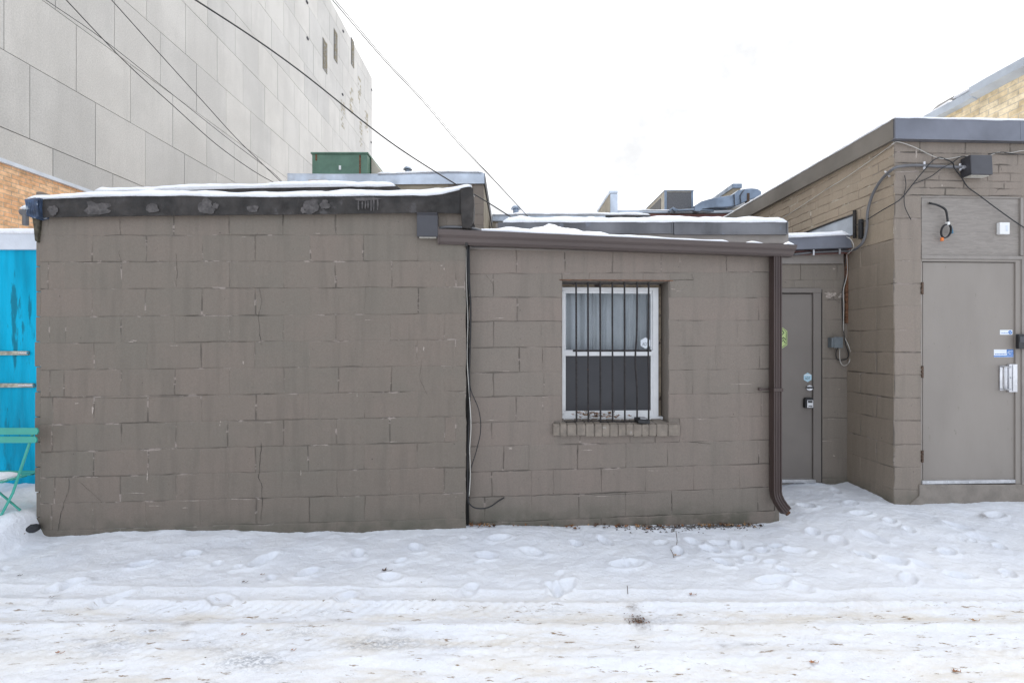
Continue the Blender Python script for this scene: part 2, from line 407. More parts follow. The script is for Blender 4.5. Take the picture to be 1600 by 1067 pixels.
def block_wall(mb, PL, lines, rows, groove=.0042, inset=.0032, base_off=0., seed=1, flip=False):
    """lines: functions u->z top to bottom; rows: list of lists of (u0,u1) blocks. Adds to mb with tint and joint attributes"""
    r = np.random.RandomState(seed)
    tint = mb.att.setdefault('tint', []); jt = mb.att.setdefault('joint', [])
    while len(tint) < len(mb.v): tint.append(.5); jt.append(0.)
    for i, row in enumerate(rows):
        la, lb = lines[i], lines[i+1]
        for (u0, u1) in row:
            W = abs(u1-u0); nx = max(2, int(W/.045)); nz = max(2, int(abs(la(u0)-lb(u0))/.045))
            us = np.linspace(u0, u1, nx+1)
            ring = [(u, la(u)) for u in us] + [(u1, la(u1)+(lb(u1)-la(u1))*k/nz) for k in range(1, nz)] + \
                   [(u, lb(u)) for u in us[::-1]] + [(u0, lb(u0)+(la(u0)-lb(u0))*k/nz) for k in range(1, nz)]
            ring = np.array(ring)
            jx = (fbm(ring[:, 0]*9+seed*7, ring[:, 1]*9, 3)-.5)*.016; jz = (fbm(ring[:, 0]*9+50, ring[:, 1]*9+seed*3, 3)-.5)*.014
            g = np.clip((fbm(ring[:, 0]*5+3, ring[:, 1]*5+seed, 4)-.27)*2.9, .25, 1.25)   # groove strength varies: paint has filled some joints
            outer = ring+np.stack([jx, jz], 1)
            cu, cz = (u0+u1)/2, (la(cu_) if False else (la((u0+u1)/2)+lb((u0+u1)/2))/2)
            ins = inset*(.55+g*.9)
            d = np.stack([np.sign(cu-ring[:, 0]), np.sign(cz-ring[:, 1])], 1)
            # only move perpendicular to the side, corners move both ways
            tol = 1e-4
            onx = (np.abs(ring[:, 0]-u0) < tol) | (np.abs(ring[:, 0]-u1) < tol)
            onz = np.zeros(len(ring), bool); onz[:nx+1] = True; onz[nx+nz:nx+nz+nx+1] = True
            inn = outer.copy(); inn[:, 0] += d[:, 0]*ins*onx; inn[:, 1] += d[:, 1]*ins*onz
            inn2 = inn.copy(); inn2[:, 0] += d[:, 0]*.006*onx; inn2[:, 1] += d[:, 1]*.006*onz
            off = r.uniform(-.0012, .0014); ta = r.uniform(-.006, .006); tb = r.uniform(-.01, .01)
            def dep(q): return base_off+off+(q[0]-cu)*ta+(q[1]-cz)*tb
            n = len(ring); t = r.rand()
            vs = [PL.p(q[0], q[1], base_off-groove*gg) for q, gg in zip(outer, g)] + \
                 [PL.p(q[0], q[1], dep(q)-.0012) for q in inn] + [PL.p(q[0], q[1], dep(q)) for q in inn2]
            fs = [(k, (k+1) % n, (k+1) % n+n, k+n) for k in range(n)] + [(k+n, (k+1) % n+n, (k+1) % n+2*n, k+2*n) for k in range(n)] + [tuple(range(2*n, 3*n))]
            if not flip: fs = [f[::-1] for f in fs]
            mb.add(vs, fs); tint += [t]*(3*n); jt += list(np.clip(g*.95, 0, 1))+list(np.clip(g*.55, 0, 1))+[0.]*n
def lin(PL, xa, ya, xb, yb):
    ua, za = PL.uz(xa, ya); ub, zb = PL.uz(xb, yb)
    return lambda u: za+(zb-za)*(u-ua)/(ub-ua)
def urow(PL, joints, py=533):
    us = [PL.uz(x, py)[0] for x in joints]
    return [(a, b) for a, b in zip(us[:-1], us[1:])]
def run(a, b, first, step, jit=2.5, r=random):
    xs = [a]; x = first
    while x < b-12:
        if x > a+12: xs.append(x+r.uniform(-jit, jit))
        x += step
    xs.append(b); return xs

def crack(mb, PL, pts, w=.0035, off=.0012, mi=1):
    """thin jagged dark fissure laid a hair proud of the wall"""
    q = []
    for (a, b) in zip(pts[:-1], pts[1:]):
        n = 8
        for k in range(n):
            t = k/n; q.append((a[0]+(b[0]-a[0])*t+random.uniform(-.8, .8), a[1]+(b[1]-a[1])*t+random.uniform(-.4, .4)))
    q.append(pts[-1]); L = []
    for i, (x, y) in enumerate(q):
        u, z = PL.uz(x, y); ww = w*.62*(.35+random.random()*.8)*(1 if 0 < i < len(q)-1 else .2)
        L.append((u, z, ww))
    horiz = abs(pts[-1][0]-pts[0][0]) > abs(pts[-1][1]-pts[0][1])
    vs = []
    for u, z, ww in L:
        if horiz: vs += [PL.p(u, z-ww/2, off), PL.p(u, z+ww/2, off)]
        else: vs += [PL.p(u-ww/2, z, off), PL.p(u+ww/2, z, off)]
    fs = [(2*i, 2*i+1, 2*i+3, 2*i+2) for i in range(len(L)-1)]
    k = len(mb.v); mb.add(vs, fs, mi)
    mb.att['tint'] += [0.]*len(vs); mb.att['joint'] += [1.]*len(vs)
def chip(mb, PL, x, y, w, h, mi=2, off=.0016):
    n = 17; vs = []; w *= random.uniform(.6, 1.2); h *= .7
    for k in range(n):
        a = 2*math.pi*k/n; rr = random.uniform(.3, 1.15)
        vs.append(PL.pt(x+math.cos(a)*w/2*rr, y+math.sin(a)*h/2*rr, off))
    vs.append(PL.pt(x, y, off)); mb.add(vs, [(k, (k+1) % n, n) for k in range(n)], mi); mb.att['tint'] += [0.]*(n+1); mb.att['joint'] += [0.]*(n+1)
M['chip'] = mat('bare_chip', (.36, .31, .27), .85, var=.25, vs=60, bd=.002)

def pad(mb):
    for k in mb.att:
        while len(mb.att[k]) < len(mb.v): mb.att[k].append(0. if k == 'joint' else .5)

def snow_cap(mb, pts, width, th, over=.015, dirv=(0, 1, 0), n=None, seed=0, ends=True):
    """rounded ridge of snow lying along pts (front edge of what carries it), extending width along dirv"""
    P = [Vector(p) for p in pts]; seg = [(b-a).length for a, b in zip(P[:-1], P[1:])]; L = sum(seg)
    n = n or max(8, int(L/.03)); D = Vector(dirv).normalized(); K = 8; vs = []; 
    for i in range(n+1):
        s_ = L*i/n; k = 0
        while k < len(seg)-1 and s_ > seg[k]: s_ -= seg[k]; k += 1
        c = P[k].lerp(P[k+1], min(1, s_/seg[k])); w = L*i/n
        hh = th*(.30+1.35*float(fbm(w*3.0+seed*9, seed*5.3, 5))); ov = over*(.3+1.6*float(fbm(w*4+seed*3, 7+seed, 4)))
        e = min(1, min(i, n-i)/(n*min(.5, .05/L*1.2)+1e-6)) if ends else 1
        hh *= math.sqrt(max(.02, e))
        sag = -.012*float(fbm(w*6+seed, 2, 3))
        for j in range(K+1):
            a = math.pi*j/K; cx = (1-math.cos(a))/2; sq = math.sin(a)**.55 if 0 < j < K else 0
            bumpn = 1+.12*(float(vnoise(w*18+seed, j*1.7))-.5)
            vs.append(c+D*(-ov+cx*(width+ov))+Vector((0, 0, hh*sq*bumpn+(sag if j == 0 else 0)+.001)))
    fs = [(i*(K+1)+j, (i+1)*(K+1)+j, (i+1)*(K+1)+j+1, i*(K+1)+j+1) for i in range(n) for j in range(K)]
    fs += [tuple(range(K, -1, -1)), tuple(n*(K+1)+j for j in range(K+1))]
    fs += [(i*(K+1), i*(K+1)+K, (i+1)*(K+1)+K, (i+1)*(K+1)) for i in range(n)]
    mb.add(vs, fs)

def text_on(string, PL, px, py, hpx, off, material, parent, name='lettering', wpx=None):
    """real flat lettering on a wall plane, centred at the pixel"""
    cu = bpy.data.curves.new('tmp', 'FONT'); cu.body = string; cu.size = 1; cu.extrude = 0; cu.align_x = 'CENTER'; cu.align_y = 'CENTER'
    to = bpy.data.objects.new('tmp', cu); C.objects.link(to)
    dg = bpy.context.evaluated_depsgraph_get(); me = bpy.data.meshes.new_from_object(to.evaluated_get(dg))
    vs = np.array([v.co[:] for v in me.vertices]); fs = [tuple(p.vertices) for p in me.polygons]
    bpy.data.objects.remove(to); bpy.data.curves.remove(cu); bpy.data.meshes.remove(me)
    lo, hi = vs.min(0), vs.max(0); c = (lo+hi)/2
    u0, z0 = PL.uz(px, py, off); _, z1 = PL.uz(px, py-hpx, off); k = (z1-z0)/(hi[1]-lo[1])
    kx = k
    if wpx: kx = (PL.uz(px+wpx, py, off)[0]-u0)/(hi[0]-lo[0])
    mb = MB(); mb.add([PL.p(u0+(v[0]-c[0])*kx, z0+(v[1]-c[1])*k, off) for v in vs], fs)
    return mb.build(name, material, parent)

# ------------------------------------------------------------------ BUILDING A (left, windowless)
bA = empty('block_building', (-1.95, 3.7, -.06), 'low windowless grey painted block building with a black tarred roof edge', 'building')
yL = [326, 368, 409.5, 452, 495, 537, 578, 621, 664, 706, 746, 787, 829, 871]
yR = [325, 367, 407.6, 448.5, 490, 531, 572, 611, 650, 690, 730, 770, 810, 850]
linesA = [lin(PA, 62, a, 726, b) for a, b in zip(yL, yR)]
rowsA = []
rA = random.Random(3)
lefts = [[76], [], [76, 99], [], [76, 103], [], [78, 100], [82], [82, 120], [], [84, 106], [80], [84]]
ends = [697, 652, 693, 655, 610, 655, 686, 655, 688, 652, 690, 655, 690]
for i in range(13):
    first = (188, 145)[i % 2]
    xs = [62]+[q+rA.uniform(-1, 1) for q in lefts[i]]
    x = first
    while x < 725:
        if x > xs[-1]+16 and x < 712: xs.append(x+rA.uniform(-2.2, 2.2))
        x += 84.6
    if i % 3 == 2: xs.append(712)
    xs.append(728)
    rowsA.append(urow(PA, sorted(xs)))
mb = MB(); block_wall(mb, PA, linesA, rowsA, seed=2)
crack(mb, PA, [(187, 342), (189, 368), (186, 395), (190, 410)]); crack(mb, PA, [(405, 450), (409, 470), (404, 495), (408, 540)], .006)
crack(mb, PA, [(409, 690), (404, 745), (410, 760), (408, 815)], .006); crack(mb, PA, [(105, 770), (96, 800), (90, 830)], .006)
crack(mb, PA, [(275, 395), (277, 425), (275, 449)], .004); crack(mb, PA, [(330, 408), (362, 407), (363, 449)], .004)
crack(mb, PA, [(62, 621), (200, 622), (340, 617)], .003); crack(mb, PA, [(120, 749), (150, 775), (160, 785)], .003)
crack(mb, PA, [(660, 560), (655, 590), (668, 618)], .003)
for x, y, w, h in [(137, 411, 26, 1.6), (204, 534, 18, 3), (210, 532, 10, 4), (145, 640, 3, 20), (345, 662, 4, 22), (210, 770, 40, 1.6), (300, 782, 60, 1.8), (380, 780, 60, 1.6), (370, 779, 60, 1.2),
                   (290, 793, 14, 2), (240, 790, 30, 1.3), (150, 745, 16, 2), (380, 566, 3, 10), (120, 630, 12, 3), (275, 540, 22, 1.5), (498, 695, 30, 1.6), (230, 745, 3, 30), (558, 617, 2, 12), (662, 545, 4, 12),
                   (690, 415, 5, 3), (694, 420, 3, 8), (420, 660, 24, 1.4), (497, 365, 18, 1.4), (612, 690, 26, 1.4), (380, 370, 20, 1.4), (575, 500, 22, 1.3), (470, 740, 2, 18)]:
    chip(mb, PA, x, y, w, h)
mb.build('wall', [M['wallA'], M['crack'], M['chip']], bA)
# solid body behind the block face
mb = MB(); u1 = PA.uz(728, 533)[0]
PA.ubox(mb, 0.003, -.5, u1-.003, 2.46, -3.6, -.008)
mb.build('wall_core', M['wallA'], bA)
# ragged left corner edge
mb = MB()
for k in range(14):
    z = -.1+k*.19; PA.ubox(mb, -.03-random.random()*.012, z, .012, z+.186, -.2, -.003-random.random()*.003)
mb.build('corner_edge', M['wallA'], bA, bevel=.006)
# tarred fascia
def fpt(px, py, off=.05): return PA.pt(px, py, off)
mb = MB()
tops = [(50, 312), (75, 310), (170, 306), (290, 305), (420, 307), (540, 306), (620, 305), (665, 305), (690, 303), (705, 299), (722, 294)]
bots = [(50, 341), (75, 340), (170, 338.5), (290, 337), (420, 336), (540, 334.5), (620, 333.5), (665, 333), (690, 333), (705, 334), (722, 334)]
nseg = 150; pxs = np.linspace(50, 722, nseg+1)
ty = np.interp(pxs, [a for a, b in tops], [b for a, b in tops]); by = np.interp(pxs, [a for a, b in bots], [b for a, b in bots])
vs = []
for x, t, b_ in zip(pxs, ty, by):
    w = .004*(fbm(x*.09, 3)-.5)*3
    for fy, o in ((b_, .012), (b_-.5, .05), ((t+b_)/2, .056), (t+2, .052), (t, .035)):
        vs.append(PA.pt(x, fy+(fbm(x*.2, fy)-.5)*1.2, o+w+.006*(fbm(x*.05+9, fy*.1)-.5)))
    p = PA.pt(x, t+1, -.16); vs.append((p[0], p[1], PA.pt(x, t, .035)[2]-.004)); vs.append(PA.pt(x, b_, -.16))
K = 7
mb.add(vs, [(i*K+j, i*K+(j+1) % K, (i+1)*K+(j+1) % K, (i+1)*K+j) for i in range(nseg) for j in range(K)]+[tuple(range(K-1, -1, -1)), tuple(nseg*K+j for j in range(K))])
fa = mb.build('roof_edge', M['bitumen'], bA, smooth_=False)
# torn grey patches on the tar
mb = MB()
def blob(mb, PL, x, y, w, h, off, n=22, seed=0):
    vs = []
    for k in range(n):
        a = 2*math.pi*k/n; rr = .45+1.1*float(fbm(math.cos(a)*2+seed, math.sin(a)*2+seed*3, 3))
        vs.append(PL.pt(x+math.cos(a)*w/2*rr, y+math.sin(a)*h/2*rr, off))
    mb.add(vs, [tuple(range(n))])
for i, (x, y, w, h) in enumerate([(152, 326, 34, 22), (82, 329, 14, 16), (237, 325, 17, 15), (242, 328, 10, 9), (320, 321, 20, 20), (324, 329, 26, 12), (337, 322, 9, 10), (395, 326, 14, 13), (487, 322, 20, 22), (508, 320, 13, 14), (473, 328, 5, 10), (482, 330, 16, 8)]):
    mb = MB(); blob(mb, PA, x, y, w*1.15, h, .0585+.0004*i, seed=i*1.7); mb.build('tar_patch', M['bitumen_grey'], fa)
for x in (560, 566, 571, 575, 580, 584, 590):
    mb = MB(); blob(mb, PA, x, 320, 3, random.uniform(12, 22), .0632, 8, x); mb.build('tar_drip', M['bitumen_grey'], fa)
mb = MB(); blob(mb, PA, 572, 311, 46, 5, .0628, 16, 3)
mb.build('tar_patch', M['bitumen_grey'], fa)
# corner lump at the right end, twisted felt
mb = MB()
PA.poly(mb, [(719, 294), (730, 290.5), (739, 293), (741, 318), (739, 345), (735, 357), (722, 356), (720, 330)], -.12, .085)
mb.build('roof_corner', M['bitumen'], bA, bevel=.008)
mb = MB()
PA.poly(mb, [(726, 356), (729, 352), (731, 384), (727, 386)], -.03, .03); PA.poly(mb, [(731, 348), (739, 345), (744, 358), (751, 363), (742, 366), (732, 360)], -.1, .02)
mb.build('torn_felt', M['bitumen'], bA, bevel=.003)
# snow on the front edge
mb = MB()
pp = [Vector(PA.pt(x, t+1.0, .035)) for x, t in tops[0:]]
snow_cap(mb, pp[:-1]+[Vector(PA.pt(737, 292, .06))], .26, .052, over=.035, seed=3)
mb.build('roof_snow', M['snow_roof'], bA, smooth_=True)
# flat roof deck & rear raised parapet
mb = MB(); PA.ubox(mb, -.02, 2.40, u1, 2.475, -3.6, -.16); mb.build('roof', M['far_snow'], bA)
mb = MB()
q = [at(152, 303, 4.55), at(620, 306, 4.75), at(620, 290.5, 4.75), at(560, 291, 4.72), at(380, 294, 4.65), at(152, 300.5, 4.55)]
mb.prism([Vector((v.x, v.y, v.z if i > 1 else 2.42)) for i, v in enumerate(q)], [Vector((v.x, v.y+1.4, v.z if i > 1 else 2.42)) for i, v in enumerate(q)])
mb.prism([at(605, 290, 4.77), at(620, 290, 4.77), at(640, 306, 4.77), at(625, 306, 4.77)], [at(605, 290, 4.77)+Vector((0, .1, 0)), at(620, 290, 4.77)+Vector((0, .1, 0)), at(640, 306, 4.77)+Vector((0, .1, 0)), at(625, 306, 4.77)+Vector((0, .1, 0))])
rp = mb.build('rear_parapet', M['bitumen'], bA, bevel=.01)
mb = MB(); snow_cap(mb, [at(152, 300.5, 4.55), at(380, 294, 4.65), at(560, 291, 4.72), at(618, 291, 4.75)], .5, .06, over=.05, seed=8)
mb.build('snow_cap', M['snow_roof'], rp, smooth_=True)
# left end: bundled blue tarp, hanging felt
mb = MB(); PA.poly(mb, [(42, 312), (52, 308), (62, 309), (62, 338), (52, 341), (45, 339), (40, 327)], -.15, .075)
for k in range(5): mb.tube([PA.pt(41+k*4, 312, .08), PA.pt(43+k*3.6, 324, .09), PA.pt(44+k*4, 338, .07)], .010+.004*random.random(), 6)
t = mb.build('tarp_bundle', M['tarp'], bA, bevel=.012)
mb = MB(); PA.poly(mb, [(50, 340), (62, 340), (61, 356), (58, 379), (54, 376), (52, 355)], -.05, .02); mb.build('hanging_felt', M['olive'], bA, bevel=.004)
mb = MB(); mb.tube([at(40, 322, 4.1), at(40, 352, 4.1)], .022, 8); mb.tube([at(34, 332, 4.1), at(46, 332, 4.1)], .028, 8)
mb.build('vent_pipe', M['conduit'], bA)
mb = MB(); snow_cap(mb, [at(33, 326, 4.05), at(48, 324, 4.05)], .08, .04, seed=2); mb.build('snow_clump', M['snow_roof'], bA, smooth_=True)

# wall light on A
wl = empty('wall_light', PA.pt(667, 372, .0), 'dark slanted box wall light on the left building beside the gutter end', 'wall light', 'box lights on the walls')
mb = MB()
def slant_light(PL, x0, y0, x1, y1, root, deep=.15):
    mb = MB(); u0, zt = PL.uz(x0, y0, deep); u1, zb = PL.uz(x1, y1, deep)
    pr = [(.004, zt-.01), (.09, zt+.0), (deep*.93, zt-.02), (deep, zb+.006), (.004, zb+.006)]
    mb.prism([PL.p(u0, z, o) for o, z in pr], [PL.p(u1, z, o) for o, z in pr])
    mb.build('housing', M['fixture'], root, bevel=.006)
    mb = MB(); PL.ubox(mb, u0+.015, zb+.001, u1-.015, zb+.008, .02, deep-.02); mb.build('lens', M['lens'], root)
slant_light(PA, 651, 332.5, 684, 371, wl, .07)

# ------------------------------------------------------------------ BUILDING B (with the barred window)
bB = empty('block_building', (.95, 3.9, -.08), 'grey block building with the barred window, brown gutter and downspout', 'building')
yLb = [389, 427.6, 464.5, 502, 543, 582, 620, 660, 697, 737, 777, 817, 857]
yRb = [388, 425.5, 465, 500.5, 540, 577, 614, 651, 688, 725, 762, 799, 836]
linesB = [lin(PB, 738, a, 1187, b) for a, b in zip(yLb, yRb)]
jB = [[733, 807, 883, 957, 1033, 1063, 1135, 1211], [733, 771, 845, 878, 1047, 1080, 1152, 1211], [733, 808, 878, 1045, 1115, 1186, 1211], [733, 771, 846, 878, 1045, 1082, 1153, 1211],
      [733, 811, 848, 878, 1045, 1118, 1187, 1211], [733, 771, 850, 878, 1045, 1082, 1155, 1211], [733, 806, 848, 878, 1045, 1118, 1190, 1211], [733, 768, 844, 866, 1062, 1082, 1154, 1211],
      [733, 787, 827, 903, 978, 1043, 1118, 1185, 1211], [733, 768, 830, 865, 940, 1008, 1084, 1156, 1211], [733, 757, 830, 904, 977, 1049, 1114, 1184, 1211], [733, 796, 868, 940, 1012, 1084, 1156, 1211]]
# window opening in wall coordinates
wu0 = PB.uz(878, 533)[0]; wu1 = PB.uz(1046, 533)[0]; wzt = PB.uz(960, 438.5)[1]; wzb = PB.uz(960, 661)[1]
mb = MB(); linB2 = []; 
for i, js in enumerate(jB):
    la, lb = linesB[i], linesB[i+1]; segs = []
    for a, b in urow(PB, js):
        um = (a+b)/2
        inside = wu0-.01 < um < wu1+.01 and lb(um) < wzt-.02 and la(um) > wzb+.02
        segs.append((a, b, inside))
    for a, b, ins in segs:
        if not ins: block_wall(mb, PB, [la, lb], [[(a, b)]], seed=20+i)
        else:
            # the part of a course above or below the opening
            if la((a+b)/2) > wzt+.02:
                m2 = [a+(b-a)*k/4 for k in range(5)]
                block_wall(mb, PB, [la, lambda u: wzt], [[(m2[k], m2[k+1]) for k in range(4)]], seed=60+i)
            if lb((a+b)/2) < wzb-.02:
                m2 = [a+(b-a)*k/5 for k in range(6)]
                block_wall(mb, PB, [lambda u: wzb, lb], [[(m2[k], m2[k+1]) for k in range(5)]], seed=70+i)
crack(mb, PB, [(862, 401), (883, 403), (884, 424)], .004); crack(mb, PB, [(1135, 398), (1135, 424)], .006); crack(mb, PB, [(1081, 428), (1083, 437), (1045, 438), (1058, 438)], .005)
crack(mb, PB, [(1076, 690), (1112, 693)], .004); crack(mb, PB, [(1050, 768), (1050, 800)], .006); crack(mb, PB, [(902, 700), (902, 735)], .004)
crack(mb, PB, [(830, 775), (868, 770), (940, 773), (1050, 768)], .004); crack(mb, PB, [(757, 427), (771, 445), (771, 463)], .003)
for x, y, w, h in [(780, 497, 22, 2), (1052, 452, 10, 3), (1060, 455, 10, 2), (798, 700, 10, 6), (1160, 600, 30, 1.5), (790, 580, 18, 1.4), (940, 775, 30, 1.4), (1020, 735, 18, 1.4), (1095, 655, 20, 1.6), (920, 703, 26, 1.5), (770, 656, 26, 1.5), (852, 620, 14, 1.3)]:
    chip(mb, PB, x, y, w, h)
mb.build('wall', [M['wallB'], M['crack'], M['chip']], bB)
mb = MB()
uE = PB.uz(1211, 533)[0]; ztop = 2.17
for (a, z0, b, z1) in [(.003, -.5, wu0, ztop), (wu1, -.5, uE-.003, ztop), (wu0, wzt, wu1, ztop), (wu0, -.5, wu1, wzb)]:
    PB.ubox(mb, a, z0, b, z1, -.25, -.008)
mb.build('wall_core', M['wallB'], bB)
mb = MB()                                                         # other walls of this building, left open inside
q0 = PB.p(0, 0, -.25); q1 = PB.p(uE, 0, -.25)
mb.box(q0[0], q0[1], -.5, q0[0]+.2, 7.4, 2.17); mb.build('side_wall', M['wallB'], bB); mb = MB(); mb.box(q1[0]-.2, q1[1]+.001, -.5, q1[0]-.003, 4.718, 2.17); mb.build('side_wall', M['wallB'], bB); mb = MB(); mb.box(q0[0], 7.4, -.5, q1[0]-.003, 7.6, 2.17)
mb.build('rear_wall', M['wallB'], bB)
# window
win = MB(); PB.ubox(win, wu0-.0, wzb, wu1, wzt, -.262, -.258)
wo = -.13
frame_px = (876, 449, 1029, 653)
mb = MB()
def wframe(mb, x0, y0, x1, y1, t_l, t_t, t_r, t_b, o0, o1):
    PB.box(mb, x0, y0, x1, y0+t_t, o0, o1); PB.box(mb, x0, y1-t_b, x1, y1, o0, o1)
    PB.box(mb, x0, y0+t_t, x0+t_l, y1-t_b, o0, o1-.001); PB.box(mb, x1-t_r, y0+t_t, x1, y1-t_b, o0, o1-.001)
wframe(mb, 876, 449, 1029, 653, 5.5, 5.5, 8.5, 5.5, wo-.09, wo)
wdw = mb.build('window', M['white_frame'], bB, bevel=.003)
mb = MB(); wframe(mb, 881, 454, 1021, 551, 3, 4.5, 4, 4.5, wo-.05, wo-.022); mb.build('upper_sash', M['white_frame'], wdw, bevel=.003)
mb = MB(); wframe(mb, 881, 547.5, 1021, 649, 3, 8.5, 4, 7.5, wo-.035, wo-.008); mb.build('lower_sash', M['white_frame'], wdw, bevel=.003)
mb = MB(); PB.box(mb, 884, 458, 1017.5, 548, wo-.041, wo-.037); mb.build('pane', M['glass'], wdw)
mb = MB(); PB.box(mb, 884, 555, 1017.5, 642, wo-.030, wo-.026); mb.build('pane', M['glass'], wdw)
mb = MB(); PB.box(mb, 883.5, 554.5, 1018, 643, wo-.0225, wo-.020); mb.build('screen', M['screen'], wdw)
# curtain: folded cloth
mb = MB(); ua = PB.uz(876, 500, wo-.16)[0]-.05; ub = PB.uz(1030, 500, wo-.16)[0]+.03; zt_ = PB.uz(950, 445, wo-.16)[1]; zb_ = PB.uz(950, 660, wo-.16)[1]
vs = []; n = 160
for i in range(n+1):
    t = i/n; u = ua+(ub-ua)*t; ph = 13*2*math.pi*(t+.03*math.sin(t*17))
    for j in range(9):
        s_ = j/8; vs.append(PB.p(u, zt_+(zb_-zt_)*s_, wo-.17+.026*math.sin(ph+.5*s_)*(.5+.5*s_)+.012*math.sin(ph*.37)))
mb.add(vs, [(i*9+j, (i+1)*9+j, (i+1)*9+j+1, i*9+j+1) for i in range(n) for j in range(8)]); mb.build('curtain', M['curtain'], wdw, smooth_=True)
mb = MB(); PB.box(mb, 876, 440, 1030, 449.5, wo-.09, wo-.02); PB.box(mb, 1029, 447, 1033, 655, wo-.08, wo-.03); mb.build('rotten_lintel', M['rotten'], wdw, bevel=.003)
mb = MB(); PB.box(mb, 878, 651.5, 1036, 656, wo-.08, wo+.012); mb.build('window_stool', M['white_frame'], wdw, bevel=.002)
mb = MB()
def hexa(mb, PL, x, y, rx, ry, o0, o1, rot=30):
    PL.poly(mb, [(x+rx*math.cos(R(rot+60*k)), y+ry*math.sin(R(rot+60*k))) for k in range(6)][::-1], o0, o1)
hexa(mb, PB, 1008.5, 536, 8.6, 8.8, wo-.0365, wo-.0355); hx = mb.build('sticker', M['sticker_white'], wdw)
# reveal lining (the thickness of the wall at the opening)
mb = MB(); th = .004
PB.ubox(mb, wu1-th, wzb, wu1+.05, wzt, -.25, -.009); PB.ubox(mb, wu0-.05, wzb, wu0+th, wzt, -.25, -.009); PB.ubox(mb, wu0+th, wzt-th, wu1-th, wzt+.02, -.25, -.009)
mb.build('window_reveal', M['wallB'], bB)
mb = MB(); PB.ubox(mb, wu0-.02, wzt-.001, wu1+.03, wzt+.006, -.2, .003); mb.build('lintel_angle', M['rust'], bB)
# brick sill, rowlock bricks
mb = MB(); xs = [864, 875, 886, 901, 915, 929, 941, 953, 966, 978, 990, 1003, 1014, 1026, 1044, 1063]
for a, b in zip(xs[:-1], xs[1:]):
    u0, z1 = PB.uz(a+.6, 663+random.uniform(-.6, .6), .035); u1, z0 = PB.uz(b-.6, 681.5+random.uniform(-1, 1), .035); o1 = .033+random.uniform(0, .006)
    zbk = z1+.03
    pr = [(o1, z0), (o1, z1), (-.2, zbk), (-.2, z0)]
    lim0, lim1 = (u0, u1)
    if b <= 878 or a >= 1044: pr = [(o1, z0), (o1, z1), (.0, z1+.004), (.0, z0)]
    mb.prism([PB.p(lim0, z, o) for o, z in pr][::-1], [PB.p(lim1, z, o) for o, z in pr][::-1])
u0 = PB.uz(865, 670, .02)[0]; u1 = PB.uz(1062, 670, .02)[0]
sill = mb.build('window_sill', M['sill'], bB, bevel=.006)
mb = MB(); PB.ubox(mb, u0, PB.uz(900, 680, .02)[1], u1, PB.uz(900, 664.5, .02)[1], -.006, .026); mb.build('mortar', M['concrete'], sill)
# security bars: grille in the mouth of the opening
grille = MB(); bo = -.02
for i, x in enumerate([900.5, 919, 938, 957, 976, 995, 1013.5]):
    if i == 5: pts = [(x+.5, 441), (x, 520), (x-2, 549), (x-2, 575), (x+.5, 610), (x+.3, 658)]
    elif i == 6: pts = [(x, 441), (x-.6, 549), (x+.3, 600), (x, 657)]
    else: pts = [(x-.3, 441), (x, 549), (x+.3, 659)]
    grille.tube([PB.pt(a, b, bo) for a, b in pts], .0075, 8, res=3)
gr = grille.build('security_grille', M['bars'], bB, smooth_=False)
for (x0, y0, x1, y1) in ((895, 546.5, 1018, 549.5), (878.5, 657.5, 1015, 660.5), (879, 442, 1030, 444.5)):
    mb = MB(); PB.box(mb, x0, y0, x1, y1, bo-.012, bo-.0085); mb.build('crossbar', M['bars'], gr)

# roof of B
mb = MB()
g0 = PB.p(0.02, 2.17, .03); g1 = PB.p(uE-.005, 2.17, .03)
mb.prism([(g0[0], g0[1], 2.172), (g1[0], g1[1], 2.172), (g1[0], g1[1], 2.19), (g0[0], g0[1], 2.24)], [(g0[0], 4.5, 2.30), (g1[0], 4.5, 2.25), (g1[0], 4.5, 2.29), (g0[0], 4.5, 2.36)])
mb.box(g0[0], 4.5, 2.25, g1[0], 7.6, 2.33)
roofB = mb.build('roof', M['dark_roof'], bB)
# fascia board, drooping line below gutter
mb = MB(); PB.poly(mb, [(733, 376), (1211, 392), (1211, 399), (733, 389)], -.01, .006); mb.build('fascia_board', M['trim_paint'], bB)
# snow on the low roof
mb = MB(); nx, ny = 110, 26; vs = []
for i in range(nx+1):
    X = g0[0]+(g1[0]-g0[0])*i/nx; px0 = CX+X/4.1*F
    amt = float(np.interp(px0, [735, 760, 790, 930, 960, 1075, 1120, 1240], [1, .9, 1.25, 1.15, .55, .5, .14, .05]))
    for j in range(ny+1):
        t = j/ny; Y = 3.70+.75*t+(X*.04)
        zb0 = 2.235+.11*t-.018*i/nx*2.4
        h_ = amt*(.045+.05*fbm(X*3+4, Y*4, 4))*min(1, t*7+.15)
        h_ += .10*max(0, 1-abs(px0-865)/85)*smooth(.3, .8, t)*(.5+fbm(X*9, Y*9, 3))
        vs.append((X, Y, zb0+h_))
mb.add(vs, [(i*(ny+1)+j, (i+1)*(ny+1)+j, (i+1)*(ny+1)+j+1, i*(ny+1)+j+1) for i in range(nx) for j in range(ny)])
mb.build('roof_snow', M['snow_roof'], bB, smooth_=True)
